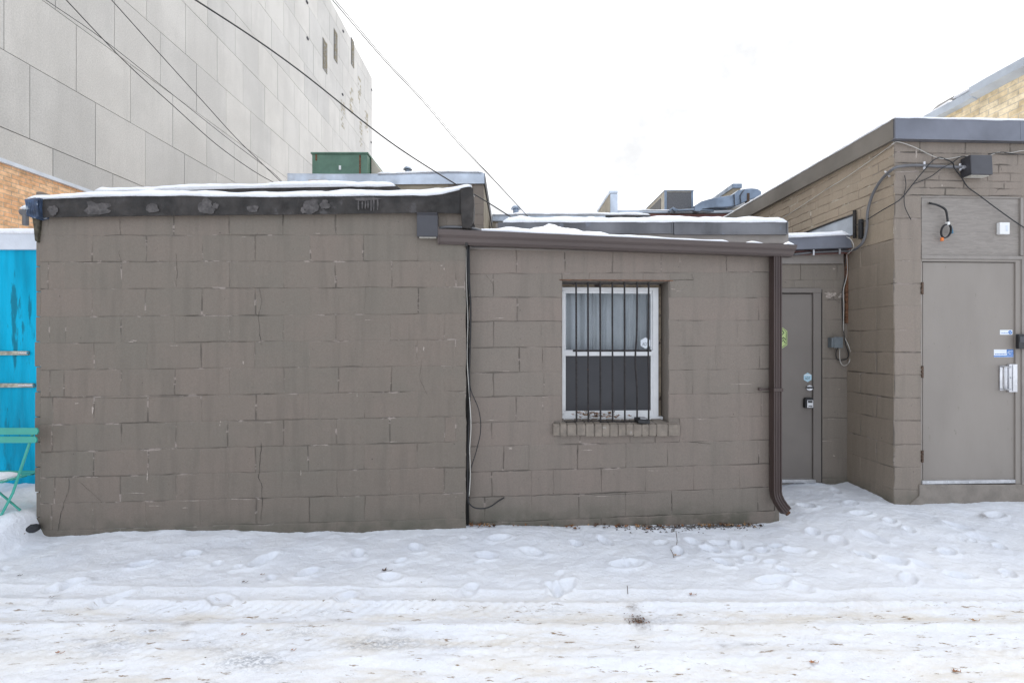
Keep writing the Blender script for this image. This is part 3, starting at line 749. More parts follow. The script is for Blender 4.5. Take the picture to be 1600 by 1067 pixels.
# rear parapet with metal flashing
ZP = 4.45
def pz(px, py): return at(px, py, ZP)
mb = MB()
mb.prism([pz(775, 349), pz(1232, 347.5), pz(1232, 380), pz(775, 380)][::-1], [pz(775, 349)+Vector((0, .2, 0)), pz(1232, 347.5)+Vector((0, .2, 0)), pz(1232, 380)+Vector((0, .2, 0)), pz(775, 380)+Vector((0, .2, 0))][::-1])
par = mb.build('parapet', M['trim_paint'], bB)
for (a, b, ya, yb, dy) in [(778, 1051, 347, 364.5, -.025), (1053, 1230, 346, 366, -.03)]:
    mb = MB(); p0 = at(a, ya, ZP+dy); p1 = at(b, yb, ZP+dy); mb.box(p0.x, ZP+dy, p1.z, p1.x, ZP+dy+.26, p0.z)
    mb.box(p0.x, ZP+dy-.012, p1.z-.006, p1.x, ZP+dy+.004, p1.z+.006); mb.box(p1.x-.008, ZP+dy-.008, p1.z-.004, p1.x+.004, ZP+dy+.2, p0.z+.004)
    mb.build('flashing', M['flash_blue'], par, bevel=.004)
mb = MB(); snow_cap(mb, [at(786, 347.5, ZP-.02), at(905, 347.5, ZP-.02), at(1000, 347, ZP-.02), at(1228, 347, ZP-.025)], .27, .062, over=.025, seed=15); mb.build('snow_cap', M['snow_roof'], par, smooth_=True)

# gutter: K profile swept
PG = Plane(683, 3.63, 1245, 3.76)
gutter_prof = [(-.115, 1.), (-.115, .02), (-.10, 0.), (-.045, 0.), (-.028, .18), (-.020, .42), (-.004, .62), (0., .80), (0., 1.), (-.010, 1.), (-.012, .95), (-.105, .95), (-.107, 1.)]
mb = MB(); vs = []; N = 40
for i in range(N+1):
    px = 684+(1246-684)*i/N
    yt = np.interp(px, [684, 1246], [357.5, 382.5]); yb = np.interp(px, [684, 1246], [379.5, 399.5])
    u, zt_ = PG.uz(px, yt); _, zb_ = PG.uz(px, yb)
    for o, t in gutter_prof: vs.append(PG.p(u-(0.014*(1-t) if i == N else 0), zb_+(zt_-zb_)*t, o))
K = len(gutter_prof)
mb.add(vs, [(i*K+j, i*K+(j+1) % K, (i+1)*K+(j+1) % K, (i+1)*K+j) for i in range(N) for j in range(K)]+[tuple(range(K-1, -1, -1)), tuple(N*K+j for j in range(K))])
gut = mb.build('gutter', M['gutter'], bB)
mb = MB(); u, z1 = PG.uz(684, 356.5); _, z0 = PG.uz(684, 380); mb.prism([PG.p(u-.004, z0, -.112), PG.p(u-.004, z0, -.03), PG.p(u-.004, (z0+z1)/2, -.006), PG.p(u-.004, z1+.012, .004), PG.p(u-.004, z1+.012, -.118)],
                                                               [PG.p(u+.008, z0, -.112), PG.p(u+.008, z0, -.03), PG.p(u+.008, (z0+z1)/2, -.006), PG.p(u+.008, z1+.012, .004), PG.p(u+.008, z1+.012, -.118)])
mb.build('gutter_end_cap', M['gutter'], gut, bevel=.002)
mb = MB()
def gpt(px, dy=0, o=-.05):
    yt = np.interp(px, [684, 1246], [357.5, 382.5])
    return PG.pt(px, yt+dy, o)
snow_cap(mb, [gpt(742, 0), gpt(830, .5), gpt(1000, .8), gpt(1142, 1.2)], .1, .026, over=.0, seed=21)
snow_cap(mb, [gpt(1165, 1), gpt(1195, 1)], .07, .022, over=.0, seed=22); snow_cap(mb, [gpt(1228, .8), gpt(1242, .8)], .08, .035, over=0, seed=23)
mb.build('gutter_snow', M['snow_roof'], gut, smooth_=True)
# downspout
PD = Plane(1150, 3.80, 1300, 3.815)
mb = MB(); u0, _ = PD.uz(1209.5, 500, 0); u1, _ = PD.uz(1222, 500, 0); ztd = PD.uz(1215, 398)[1]; zel = PD.uz(1215, 768)[1]
def dring(cu, cz, off, tilt, w=(u1-u0)):
    # cross-section ribbed rectangle; tilt rotates the section about the u axis as the pipe kicks right/forward
    prof = [(-.5, 0), (-.5, -.07), (.5, -.07), (.5, 0), (.36, .0), (.30, -.006), (.22, 0), (.05, 0), (0, -.006), (-.05, 0), (-.22, 0), (-.30, -.006), (-.36, 0)]
    return prof
prof = dring(0, 0, 0, 0); W = (u1-u0); uc = (u0+u1)/2; path = [(uc, ztd, 0, 0.), (uc, zel, 0, 0.)]
ue, ze = PD.uz(1231, 798, .06)
for k in range(1, 8):
    t = k/7; a = t*R(52); path.append((uc+(ue-uc)*t**1.5, zel+(ze-zel)*(t**.8), .07*t**1.6, a))
vs = []
for i, (cu, cz, off, a) in enumerate(path):
    rib = 1+.04*(i % 2 if i > 1 else 0)
    for (pu, po) in prof:
        uu = pu*W*rib; vs.append(PD.p(cu+uu*math.cos(a*.9), cz+uu*math.sin(a*.9)+(-po)*math.sin(a)*-.35, off+po*rib))
K = len(prof); N = len(path)-1
mb.add(vs, [(i*K+j, i*K+(j+1) % K, (i+1)*K+(j+1) % K, (i+1)*K+j) for i in range(N) for j in range(K)]+[tuple(range(K))])
ds = mb.build('downspout', M['gutter_dark'], bB)
mb = MB(); us, zs = PD.uz(1215, 609, .0)
PD.ubox(mb, u0-.004, zs-.014, u1+.006, zs+.014, -.004, .009); PD.ubox(mb, u0-.006, zs-.014, u0, zs+.014, -.076, .009); PD.ubox(mb, u1, zs-.014, u1+.006, zs+.014, -.076, .009)
PD.ubox(mb, u0-.10, zs-.008, u0-.006, zs+.008, -.064, -.056); mb.tube([PD.p(u0-.09, zs, -.06), PD.p(u0-.09, zs, -.035)], .014, 8)
mb.build('strap', M['gutter_dark'], ds, bevel=.003)
mb = MB(); mb.tube([Vector(PD.p(ue+.0, ze-.012, .03)), Vector(PD.p(ue+.012, ze-.03, .05))], .022, 6); mb.build('leaf_clog', M['rust'], ds)
# end wall of B to the recess is the side of wall_core; corner trim strip
mb = MB(); PB.poly(mb, [(1211, 398), (1217.5, 398), (1217.5, 815), (1211, 815)], -.8, -.003); mb.build('corner_wall', M['wallB'], bB)

# ------------------------------------------------------------------ E: recessed bay with door
bE = empty('block_building', (2.9, 4.75, 0), 'narrow recessed grey block bay holding the plain steel door between two buildings', 'building')
mb = MB()
yE = [413, 437.5, 450, 469, 499.5, 530, 560.5, 591, 621, 653, 685, 715.5, 747, 778]
linesE = [lin(PE, 1150, a, 1325, a) for a in yE]
rowsE = [urow(PE, [1150, 1204, 1251, 1308, 1326]), urow(PE, [1150, 1190, 1224, 1241, 1274, 1304, 1326])]
for i in range(2, 13): rowsE.append(urow(PE, ([1284, 1326] if i % 2 else [1284, 1303, 1326]) if i == 2 or i == 3 else [1284, 1326]))
block_wall(mb, PE, linesE, rowsE, seed=41, groove=.007)
for x, y, w, h in [(1297, 461, 26, 14), (1315, 462, 14, 12), (1303, 420, 5, 4), (1300, 654, 22, 1.5), (1311, 608, 3, 3), (1296, 590, 10, 1.4), (1303, 712, 5, 3), (1290, 689, 16, 1.4)]: chip(mb, PE, x, y, w, h)
crack(mb, PE, [(1288, 455), (1300, 462), (1306, 470), (1314, 474)], .004); crack(mb, PE, [(1292, 470), (1306, 462), (1316, 455)], .004); crack(mb, PE, [(1302, 452), (1306, 463), (1320, 468)], .003)
mb.build('wall', [M['wallE'], M['crack'], M['chip']], bE)
mb = MB()
PE.box(mb, 1150, 392, 1325.5, 449, -.3, -.006); PE.box(mb, 1284.5, 449.5, 1326, 790, -.3, -.006); PE.box(mb, 1150, 449.5, 1189, 790, -.3, -.006); PE.box(mb, 1189.2, 445, 1284.2, 790, -.3, -.1); mb.build('wall_core', M['wallE'], bE)
mb = MB(); PE.poly(mb, [(1205, 399.5), (1318, 394), (1318, 412), (1205, 412.5)], -.005, .018); mb.build('header_board', M['trim_paint'], bE, bevel=.003)
mb = MB()
PE.box(mb, 1190, 450, 1284, 457.5, -.05, .012); PE.box(mb, 1271, 457.5, 1283.5, 754, -.05, .011); fr = mb.build('door_frame', M['grey_paint_cool'], bE, bevel=.004)
mb = MB(); PE.box(mb, 1282.3, 452, 1284.8, 756, -.05, .002); mb.build('caulk_gap', M['dark_gap'], fr)
mb = MB(); PE.box(mb, 1195, 459.3, 1270.4, 748, -.06, -.012); dr = mb.build('door', M['grey_paint_cool'], bE, bevel=.003)
mb = MB(); PE.box(mb, 1190, 457, 1272, 760, -.07, -.062); mb.build('rebate', M['dark_gap'], fr)
mb = MB(); PE.box(mb, 1190, 749.5, 1275, 754.5, -.05, .03); mb.build('threshold', M['alu'], fr, bevel=.003)
mb = MB(); PE.box(mb, 1150, 755, 1284, 775, -.2, .0); mb.build('doorstep', M['concrete'], bE)
mb = MB(); c = Vector(PE.pt(1265, 606, -.012)); c2 = Vector(PE.pt(1265, 606, .012)); mb.tube([c, c2], .027, 16, cap=True); lk = mb.build('lock', M['metal'], dr, smooth_=False)
mb = MB(); PE.box(mb, 1262, 604.4, 1272, 607, .012, .03); mb.build('key', M['black'], lk, bevel=.002)
# stickers on the recess door
mb = MB(); hexa(mb, PE, 1262, 589.5, 7, 7.4, -.0115, -.0105); sk = mb.build('sticker', M['sticker_pale'], dr)
text_on('ADT', PB, 1008.5, 537.5, 5, wo-.0352, M['sticker_dark'], wdw, 'sticker_lettering', 10)
text_on('ADT', PE, 1262, 591, 4, -.0098, M['sticker_dark'], dr, 'sticker_lettering', 8)
mb = MB(); PE.box(mb, 1257, 585, 1267, 586.6, -.0104, -.0098); mb.build('sticker_line', M['sticker_white'], dr)
mb = MB(); PE.poly(mb, [(1212, 517), (1223, 512), (1230, 517), (1230, 539), (1221, 545), (1212, 542)], -.0115, -.0095); mb.build('hexagon_sign', M['sticker_lime'], dr)
mb = MB()
for pts in ([(1222, 516), (1225, 520), (1222, 523)], [(1221, 531), (1224, 527), (1228, 531)], [(1221, 534), (1224, 531), (1227, 536)]):
    mb.tube([PE.pt(a, b, -.008) for a, b in pts], .004, 5, res=1)
mb.tube([PE.pt(a, b, -.008) for a, b in [(1212, 518), (1223, 513.5), (1228.5, 518), (1228.5, 538), (1221, 543), (1212, 541)]], .0025, 5, res=1)
mb.build('sign_marks', M['sticker_dark'], dr)
kb = empty('key_box', PE.pt(1265, 638, -.012), 'small black and silver key lock box hanging on the recessed door', 'key box')
mb = MB(); PE.poly(mb, [(1258.5, 624), (1261, 621.5), (1270, 621.5), (1271.5, 624), (1271.5, 637.5), (1258.5, 637.5)][::-1], -.011, .03); mb.build('case', M['black'], kb, bevel=.005)
mb = MB(); PE.box(mb, 1261.5, 625, 1271, 637, .03, .037); mb.build('face', M['metal'], kb, bevel=.003)
mb = MB(); PE.box(mb, 1263, 626, 1269.5, 629, .0375, .041); mb.build('dial', M['black'], kb); mb = MB(); PE.box(mb, 1263.5, 634, 1269.5, 635.4, .0375, .04); mb.build('dial', M['black'], kb)

# roof edge over E
mb = MB(); a = at(1215, 372, 4.55); b = at(1333, 391, 4.55)
mb.prism([at(1215, 371, 4.58), at(1327, 366, 4.55), at(1333, 387, 4.55), at(1215, 391, 4.58)][::-1], [at(1215, 371, 4.58)+Vector((0, 3, 0)), at(1327, 366, 4.55)+Vector((0, 3, 0)), at(1333, 387, 4.55)+Vector((-.005, 3, 0)), at(1215, 391, 4.58)+Vector((0, 3, 0))][::-1])
re_ = mb.build('roof_edge', M['flash_c'], bE, bevel=.004)
mb = MB(); snow_cap(mb, [at(1215, 371, 4.57), at(1270, 369, 4.56), at(1326, 366.5, 4.55)], .8, .055, over=.02, seed=31); mb.build('snow_cap', M['snow_roof'], re_, smooth_=True)
mb = MB(); mb.prism([at(1215, 391, 4.66), at(1330, 388, 4.64), at(1330, 396, 4.64), at(1215, 400, 4.66)][::-1], [at(1215, 391, 4.75), at(1330, 388, 4.73), at(1330, 396, 4.73), at(1215, 400, 4.75)][::-1]); mb.build('soffit_board', M['red_fascia'], re_)
# rusty corner post and cavity
mb = MB(); PE.box(mb, 1321.5, 392, 1325.5, 505, .0, .02); mb.build('corner_strip', M['rust'], bE)

# ------------------------------------------------------------------ C: right building
bC = empty('block_building', (4.2, 4.3, 0), 'taller grey block building on the right with the closed steel door and sky-tinted metal fascia', 'building')
yC = [213, 238, 255, 268, 281, 292.5, 305, 341, 374, 407, 443, 478, 515, 551, 586, 622, 657.5, 694.5, 730.5, 765.5, 800]
def lC(y, PL=PC): z = PC.uz(1397, y)[1]; return lambda u: z-.0*u
linesC = [lC(y) for y in yC]
mb = MB(); rowsC = []; rC = random.Random(9)
for i in range(6):
    xs = [1397]; x = 1397+(40, 60, 34, 70, 48, 80)[i]
    while x < 1690: xs.append(x); x += (75, 75, 46, 40, 60, 75)[i]*rC.uniform(.8, 1.15)
    xs.append(1700); rowsC.append(urow(PC, xs))
for i in range(6, 20):
    rowsC.append(urow(PC, [1397, 1440]) if i % 2 else urow(PC, [1397, 1440]))
block_wall(mb, PC, linesC, rowsC, seed=51, groove=.006, inset=.0042)
# pier to the right of the door
block_wall(mb, PC, linesC[6:], [urow(PC, [1598, 1640, 1700]) for i in range(14)], seed=57, groove=.0075)
crack(mb, PC, [(1420, 304.5), (1470, 305.5), (1600, 306)], .008); crack(mb, PC, [(1561, 255), (1566, 268)], .005); crack(mb, PC, [(1555, 302), (1560, 296), (1566, 294)], .005)
for x, y, w, h in [(1432, 240, 3, 26), (1432, 258, 3, 12), (1415, 269, 30, 2.5), (1472, 290, 2, 8), (1420, 338, 24, 1.4), (1415, 408, 20, 1.4), (1410, 516, 20, 1.5), (1515, 276, 30, 1.6), (1432, 277, 2, 12)]: chip(mb, PC, x, y, w, h)
mb.build('wall', [M['wallC'], M['crack'], M['chip']], bC)
# side wall: small courses high up, full blocks below
mb = MB(); zc = [PC.uz(1397, y)[1] for y in yC]
hi = [zc[0]-.0]+[zc[0]-.0-.1016*k for k in range(1, 5)]
zs = [zc[0]]
while zs[-1]-.09 > zc[6]: zs.append(zs[-1]-.0855)
zs[-1] = zc[6]
zs += zc[7:]
linesS = [(lambda u, z=z: z) for z in zs]
rowsS = []; nhi = len(zs)-len(zc[7:])-1; rS = random.Random(4)
for i in range(len(zs)-1):
    if i < nhi:
        xs = [0]; 
        while xs[-1] < 6.5: xs.append(xs[-1]+rS.choice([.2, .3, .4, .4])*rS.uniform(.9, 1.1))
    else:
        xs = [0, .2 if i % 2 else .4]
        while xs[-1] < 1.3: xs.append(xs[-1]+.4)
    rowsS.append(list(zip(xs[:-1], xs[1:])))
mbs = MB(); block_wall(mbs, PCS, linesS[:nhi+2], rowsS[:nhi+1], seed=61, groove=.0065, inset=.0045, flip=True)
# rows 341-443 run far back too
block_wall(mbs, PCS, linesS[nhi+1:nhi+3], [[(a*.4, a*.4+.4) for a in range(16)]], seed=63, groove=.008, flip=True)
block_wall(mb_low := MB(), PCS, linesS[nhi+2:], rowsS[nhi+2:], seed=62, groove=.006, inset=.0042, flip=True)
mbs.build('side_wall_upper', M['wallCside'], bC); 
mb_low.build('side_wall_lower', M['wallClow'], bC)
mb = MB(); uDa = PC.uz(1440, 533)[0]; uDb = PC.uz(1598, 533)[0]; uR = PC.uz(1700, 533)[0]+1.2
zLint = PC.uz(1440, 305)[1]; zTop = PC.uz(1440, 200)[1]; zSill = PC.uz(1440, 757)[1]
PC.ubox(mb, .012, -.5, uDa, zTop, -.25, -.01); PC.ubox(mb, uDb, -.5, uR, zTop, -.25, -.01); PC.ubox(mb, uDa, zLint, uDb, zTop, -.25, -.01); PC.ubox(mb, uDa, -.5, uDb, zSill-.01, -.25, -.012)
s0 = PCS.p(0, 0, -.008); s1 = PCS.p(6.6, 0, -.008)
mb.prism([(s0[0], s0[1]+.25, -.5), (s1[0], s1[1], -.5), (s1[0], s1[1], zTop), (s0[0], s0[1]+.25, zTop)], [(s0[0]+.2, s0[1]+.25, -.5), (s1[0]+.2, s1[1], -.5), (s1[0]+.2, s1[1], zTop), (s0[0]+.2, s0[1]+.25, zTop)])
mb.build('wall_core', M['wallC'], bC)
# sill and door assembly
mb = MB(); PC.poly(mb, [(1437, 757), (1610, 757), (1610, 786), (1420, 790), (1437, 775)], -.02, .012); mb.build('door_sill', M['concrete'], bC, bevel=.006)
mb = MB(); PC.box(mb, 1440, 306.5, 1597, 401, -.06, -.012); PC.box(mb, 1438.5, 306, 1597, 309.5, -.012, -.005)
mb.build('transom_panel', M['plywood'], bC)
mb = MB(); PC.box(mb, 1440.5, 399.5, 1601, 405, -.03, .006); PC.box(mb, 1595, 309, 1599.5, 399.5, -.03, .004); PC.box(mb, 1597, 405, 1602, 757, -.03, .007)
mb.build('door_surround', M['trim_paint'], bC, bevel=.003)
mb = MB(); PC.box(mb, 1440, 405.3, 1596.7, 409, -.09, -.002); PC.box(mb, 1587, 409.1, 1596.7, 757, -.09, -.003); PC.box(mb, 1438.8, 409.1, 1441.2, 757, -.09, -.003)
frC = mb.build('door_frame', M['grey_paint'], bC, bevel=.002)
mb = MB(); PC.box(mb, 1441.2, 409, 1587, 757, -.075, -.068); mb.build('rebate', M['dark_gap'], frC)
mb = MB(); PC.box(mb, 1442, 410.3, 1585.6, 750, -.06, -.016); drC = mb.build('door', M['grey_paint'], bC, bevel=.002)
mb = MB(); PC.box(mb, 1441.5, 750.2, 1587, 755.5, -.06, .01); th_ = mb.build('threshold', M['alu'], drC, bevel=.003)
for x in (1450, 1482, 1515, 1548, 1578):
    mb = MB(); mb.tube([PC.pt(x, 752.8, .009), PC.pt(x, 752.8, .0125)], .006, 6); mb.build('screw', M['metal'], drC)
for y in (450.5, 581, 713):
    mb = MB(); PC.box(mb, 1439.6, y-9.5, 1443.4, y+9.5, -.014, -.001)
    for k in range(3): mb.tube([PC.pt(1440.6, y-9+k*6.5, .003), PC.pt(1440.6, y-4.5+k*6.5, .003)], .008, 7)
    mb.build('hinge', M['hinge'], drC, bevel=.001)
mb = MB(); PC.box(mb, 1577, 569, 1590, 612.5, -.013, .006); PC.box(mb, 1583, 570, 1586, 611, .006, .012)
for y in (573, 590, 608): mb.tube([PC.pt(1580, y, .005), PC.pt(1580, y, .012)], .006, 8)
gp = mb.build('latch_guard', M['metal'], drC, bevel=.002)
mb = MB(); mb.tube([PC.pt(1577, 574, -.01), PC.pt(1571.5, 573, .03), PC.pt(1570, 577, .045), PC.pt(1570, 590, .05), PC.pt(1570, 604, .045), PC.pt(1571.5, 608.5, .03), PC.pt(1577, 608, -.01)], .014, 10, res=5, flat=.6)
PC.box(mb, 1562.5, 571.5, 1577, 610, -.014, -.006)
mb.build('pull_handle', M['metal'], drC, smooth_=False)
mb = MB(); PC.box(mb, 1562.5, 515.5, 1582, 523, -.0155, -.0148); mb.build('sticker', M['sticker_white'], drC)
mb = MB(); q = [(1578.5+3*math.cos(a), 519.2+3*math.sin(a)) for a in np.linspace(0, 2*math.pi, 14)[:-1]]; PC.poly(mb, q, -.0147, -.0143); mb.build('sticker_emblem', M['sticker_blue'], drC)
mb = MB(); mb.tube([PC.pt(1577.2, 518.2, -.0138), PC.pt(1578.4, 520.6, -.0138), PC.pt(1580.3, 517.6, -.0138)], .0022, 5, res=1); mb.build('sticker_tick', M['sticker_white'], drC)
mb = MB()
for k in range(5): PC.box(mb, 1565+k*2, 519.5+(k % 2)*.4, 1566.3+k*2, 520.8, -.0147, -.0144)
mb.build('sticker_print', M['sticker_blue'], drC)
mb = MB(); PC.box(mb, 1553, 546, 1583.5, 558, -.0155, -.0148); mb.build('sticker', M['sticker_white'], drC)
mb = MB(); PC.box(mb, 1573, 546, 1583.5, 555, -.0147, -.0144); PC.box(mb, 1553, 555.6, 1583.5, 557.6, -.0147, -.0144); mb.build('sticker_band', M['sticker_blue'], drC)
text_on('ADT', PC, 1578.2, 550.5, 5.6, -.0140, M['sticker_white'], drC, 'sticker_lettering', 8.6)
mb = MB()
for k in range(7): PC.box(mb, 1555+k*2.4, 552.6, 1556.8+k*2.4, 554, -.0147, -.0144)
mb.build('sticker_print', M['sticker_blue'], drC)
# fascia
PCF = Plane(1399, 4.08, 1600, 4.13)
mb = MB(); z1 = PCF.uz(1399, 184)[1]; z0 = PCF.uz(1399, 216)[1]
uf = PCF.uz(1399, 200)[0]
PCF.ubox(mb, 0, z0, 1.14, z1, -.02, 0.); PCF.ubox(mb, 1.142, z0, 3.2, z1, -.02, -.001); PCF.ubox(mb, -.004, z0-.008, 3.2, z0+.004, -.05, .006)
fC = mb.build('front_fascia', M['flash_c'], bC, bevel=.003)
mb = MB(); a0 = PCF.p(0, 0, 0); xs0 = a0[0]; 
mb.prism([(xs0-.002, a0[1]+.021, z0), (xs0-.002, a0[1]+.021, z1), (xs0+.2, a0[1]+.1, z1), (xs0+.2, a0[1]+.1, z0)], [(xs0-.01, 10.8, z0), (xs0-.01, 10.8, z1), (xs0+.2, 10.8, z1), (xs0+.2, 10.8, z0)])
mb.box(xs0-.008, a0[1]+.022, z0-.006, xs0+.01, 10.8, z0+.004)
sf = mb.build('side_fascia', M['flash_brown'], bC)
mb = MB(); snow_cap(mb, [(xs0+3.2, PCF.p(3.2, 0, 0)[1], z1+.001), (xs0, a0[1]-.0, z1+.001)], .25, .018, over=.008, seed=35); mb.build('snow_cap', M['snow_roof'], fC, smooth_=True)
mb = MB(); snow_cap(mb, [(xs0, a0[1]+.05, z1+.001), (xs0-.01, 10.8, z1+.001)], .25, .03, over=.006, dirv=(1, 0, 0), seed=36, n=150); mb.build('snow_cap', M['snow_roof'], sf, smooth_=True)
mb = MB(); mb.box(xs0+.2, a0[1]+.3, z1-.15, xs0+3.3, 10.8, z1-.08); mb.build('roof', M['far_snow'], bC)
# metal upstand on the side wall above the recess roof
mb = MB(); PS = lambda Y, z, o=.012: (PCS.p((Y-4.14)/PCS.d[1], z, o))
mb.prism([PS(4.60, 2.47), PS(4.60, 2.66), PS(5.45, 2.66), PS(5.45, 2.47)], [PS(4.60, 2.47, 0), PS(4.60, 2.66, 0), PS(5.45, 2.66, 0), PS(5.45, 2.47, 0)])
mb.build('upstand_flashing', M['flash_silver'], bC)
mb = MB(); mb.tube([PS(4.58, 2.665, .016), PS(5.0, 2.668, .018), PS(5.5, 2.662, .016)], .010, 6); mb.tube([PS(4.59, 2.43, .02), PS(4.585, 2.55, .025), PS(4.59, 2.70, .02)], .016, 6)
mb.build('tar_seal', M['bitumen'], bC)

# wall light on C
wl2 = empty('wall_light', PC.pt(1533, 275, 0), 'dark slanted box wall light above the steel door on the right, fed by grey conduit', 'wall light', 'box lights on the walls')
slant_light(PC, 1518, 241, 1552, 274, wl2, .10)
mb = MB(); PC.box(mb, 1513, 247, 1519, 268, .0, .07); mb.build('back_box', M['fixture'], wl2, bevel=.004)
# small sensor, doorbell
ms = MB(); PC.box(ms, 1562.5, 347.5, 1578, 366, -.011, .02)
ob = empty('door_sensor', PC.pt(1570, 366, -.012), 'small white plastic sensor box on the plywood panel above the door', 'sensor'); ms.build('case', M['white_plastic'], ob, bevel=.004)
ms = MB(); PC.box(ms, 1572, 352, 1575.5, 361, .02, .0225); ms.build('button', M['white_cap'], ob, bevel=.001)
db = empty('keypad', PC.pt(1599, 545, 0), 'small black keypad box beside the steel door frame at the right edge', 'keypad')
ms = MB(); PC.box(ms, 1592, 522, 1608, 545, .008, .035); ms.build('case', M['black'], db, bevel=.004)
ms = MB(); PC.box(ms, 1594, 526, 1606, 535, .035, .0375); ms.build('face', M['fixture'], db)

# ------------------------------------------------------------------ conduit and cables on C
def cable(name, pts, r, m, label, cat='cable', group=None, res=5, n=6):
    mb = MB(); mb.tube(pts, r, n, res=res); o = mb.build(name, m, None, smooth_=True); tag(o, label, cat, group); return o
CS = lambda Y, py, o=.03: (lambda q: Vector((q[0], q[1], H+(CY-py)/F*q[1])))(PCS.p((Y-4.14)/PCS.d[1], 0, o))
def csx(px, py, o=.03): return Vector(PCS.pt(px, py, o))
cd = empty('conduit', PE.pt(1330, 400, .03), 'thick grey electrical conduit bending around the building corner to the wall light', 'conduit')
mb = MB(); mb.tube([PC.pt(1512, 262, .035), PC.pt(1470, 260.5, .03), PC.pt(1430, 258.5, .03), PC.pt(1405, 260.5, .035), csx(1394, 265, .045), csx(1378, 280, .032), csx(1364, 303, .03), csx(1356, 330, .03), csx(1354.5, 355, .03), csx(1350, 375, .035), csx(1340, 387, .045),
                    at(1328, 392, 4.62), at(1310, 392.5, 4.62), at(1270, 394.5, 4.63), at(1240, 397.5, 4.64)], .0125, 10, res=6); mb.build('pipe', M['conduit'], cd, smooth_=True)
for (p, q) in ((PC.pt(1444, 253, .03), PC.pt(1444, 265, .03)), (PC.pt(1500, 256, .03), PC.pt(1500, 267, .03)), (csx(1383, 268), csx(1390, 276)), (at(1271, 389, 4.6), at(1271, 399, 4.6)), (at(1312, 388, 4.6), at(1312, 397, 4.6))):
    mb = MB(); mb.tube([p, q], .009, 6, res=1); mb.build('clip', M['metal'], cd)
mb = MB(); mb.tube([PC.pt(1501, 262, .034), PC.pt(1514, 262, .036)], .019, 10, res=1); mb.build('coupling', M['metal'], cd)
def z5(x, y, o=.02): return PC.pt(1400+x/5.335, 230+y/5.335, o)
cable('wall_cable', [csx(1337, 352, .03), csx(1352, 345, .03), csx(1378, 329, .05), z5(10, 455, .04), z5(70, 400), z5(140, 310), z5(230, 200, .05), z5(300, 120, .055), z5(360, 88), z5(400, 97), z5(470, 130), z5(490, 180, .055), z5(550, 260), z5(600, 335), z5(690, 400), z5(850, 520), z5(1067, 670), z5(1400, 860)], .0045, M['black'],
      'long black cable looping over the conduit and sagging across the plywood panel', group='cables on the right wall')
cable('wall_cable', [z5(140, 310), z5(220, 280), z5(300, 240), z5(380, 180, .05), z5(470, 130), z5(540, 80), z5(610, 85)], .004, M['black'], 'black cable crossing over the conduit into the wall light', group='cables on the right wall')
cable('wall_cable', [z5(72, 235), z5(82, 300), z5(80, 340), z5(68, 400), z5(75, 500), z5(125, 605)], .003, M['black'], 'short thin black cable end dangling by the right building corner', group='cables on the right wall')
cable('wall_cable', [csx(1393, 226, .02), PC.pt(1403, 222, .02), z5(150, 0), z5(330, 85), z5(430, 97), z5(540, 80), z5(620, 76)], .0033, M['white_cable'], 'thin off-white cable running to the wall light under the front fascia', group='cables on the right wall')
cable('wall_cable', [z5(790, 68), z5(850, 45), z5(960, 47), z5(1067, 30), z5(1400, 10)], .0033, M['white_cable'], 'thin off-white cable leaving the wall light to the right', group='cables on the right wall')
cable('wall_cable', [z5(770, 60), z5(850, 47), z5(900, 45), z5(1000, 60), z5(1067, 62), z5(1400, 90)], .0038, M['black'], 'thin black cable leaving the wall light to the right', group='cables on the right wall')
cable('wall_cable', [csx(1397, 224, .012), csx(1350, 258, .012), csx(1318, 280, .012), csx(1290, 297, .012), csx(1240, 330, .012), csx(1215, 345, .012)], .0035, M['white_cable'], 'thin pale cable stretched along the side wall under the fascia', group='cables on the right wall')
# coil with capped ends
co = empty('cable_coil', z5(400, 760, .0), 'short black cable with a tied coil hanging on the plywood panel above the door', 'cable')
mb = MB(); mb.tube([z5(280, 466, -.012), z5(292, 470, .02), z5(350, 485, .025), z5(410, 520, .03), z5(425, 570, .025), z5(433, 640, .02)], .0085, 8); mb.build('lead', M['black'], co, smooth_=True)
mb = MB(); pts = []
for k in range(2*14+1):
    a = 2*math.pi*k/14+1.2; pts.append(z5(410+38*math.cos(a)+10*math.sin(a)+k*.5, 700-56*math.sin(a), .015+.0012*k*.6))
mb.tube(pts, .0055, 6, res=2); mb.build('coil', M['black'], co, smooth_=True)
mb = MB(); PC.box(mb, 1400+432/5.335, 230+622/5.335, 1400+452/5.335, 230+648/5.335, .01, .035); mb.build('tie', M['white_plastic'], co, bevel=.003)
mb = MB(); mb.tube([z5(385, 755, .02), z5(383, 782, .02)], .012, 8, res=1); mb.build('wire_cap', M['orange'], co)
mb = MB(); mb.tube([z5(455, 660, .02), z5(470, 720, .02)], .009, 8, res=1); mb.build('wire_cap', M['bluecap'], co)
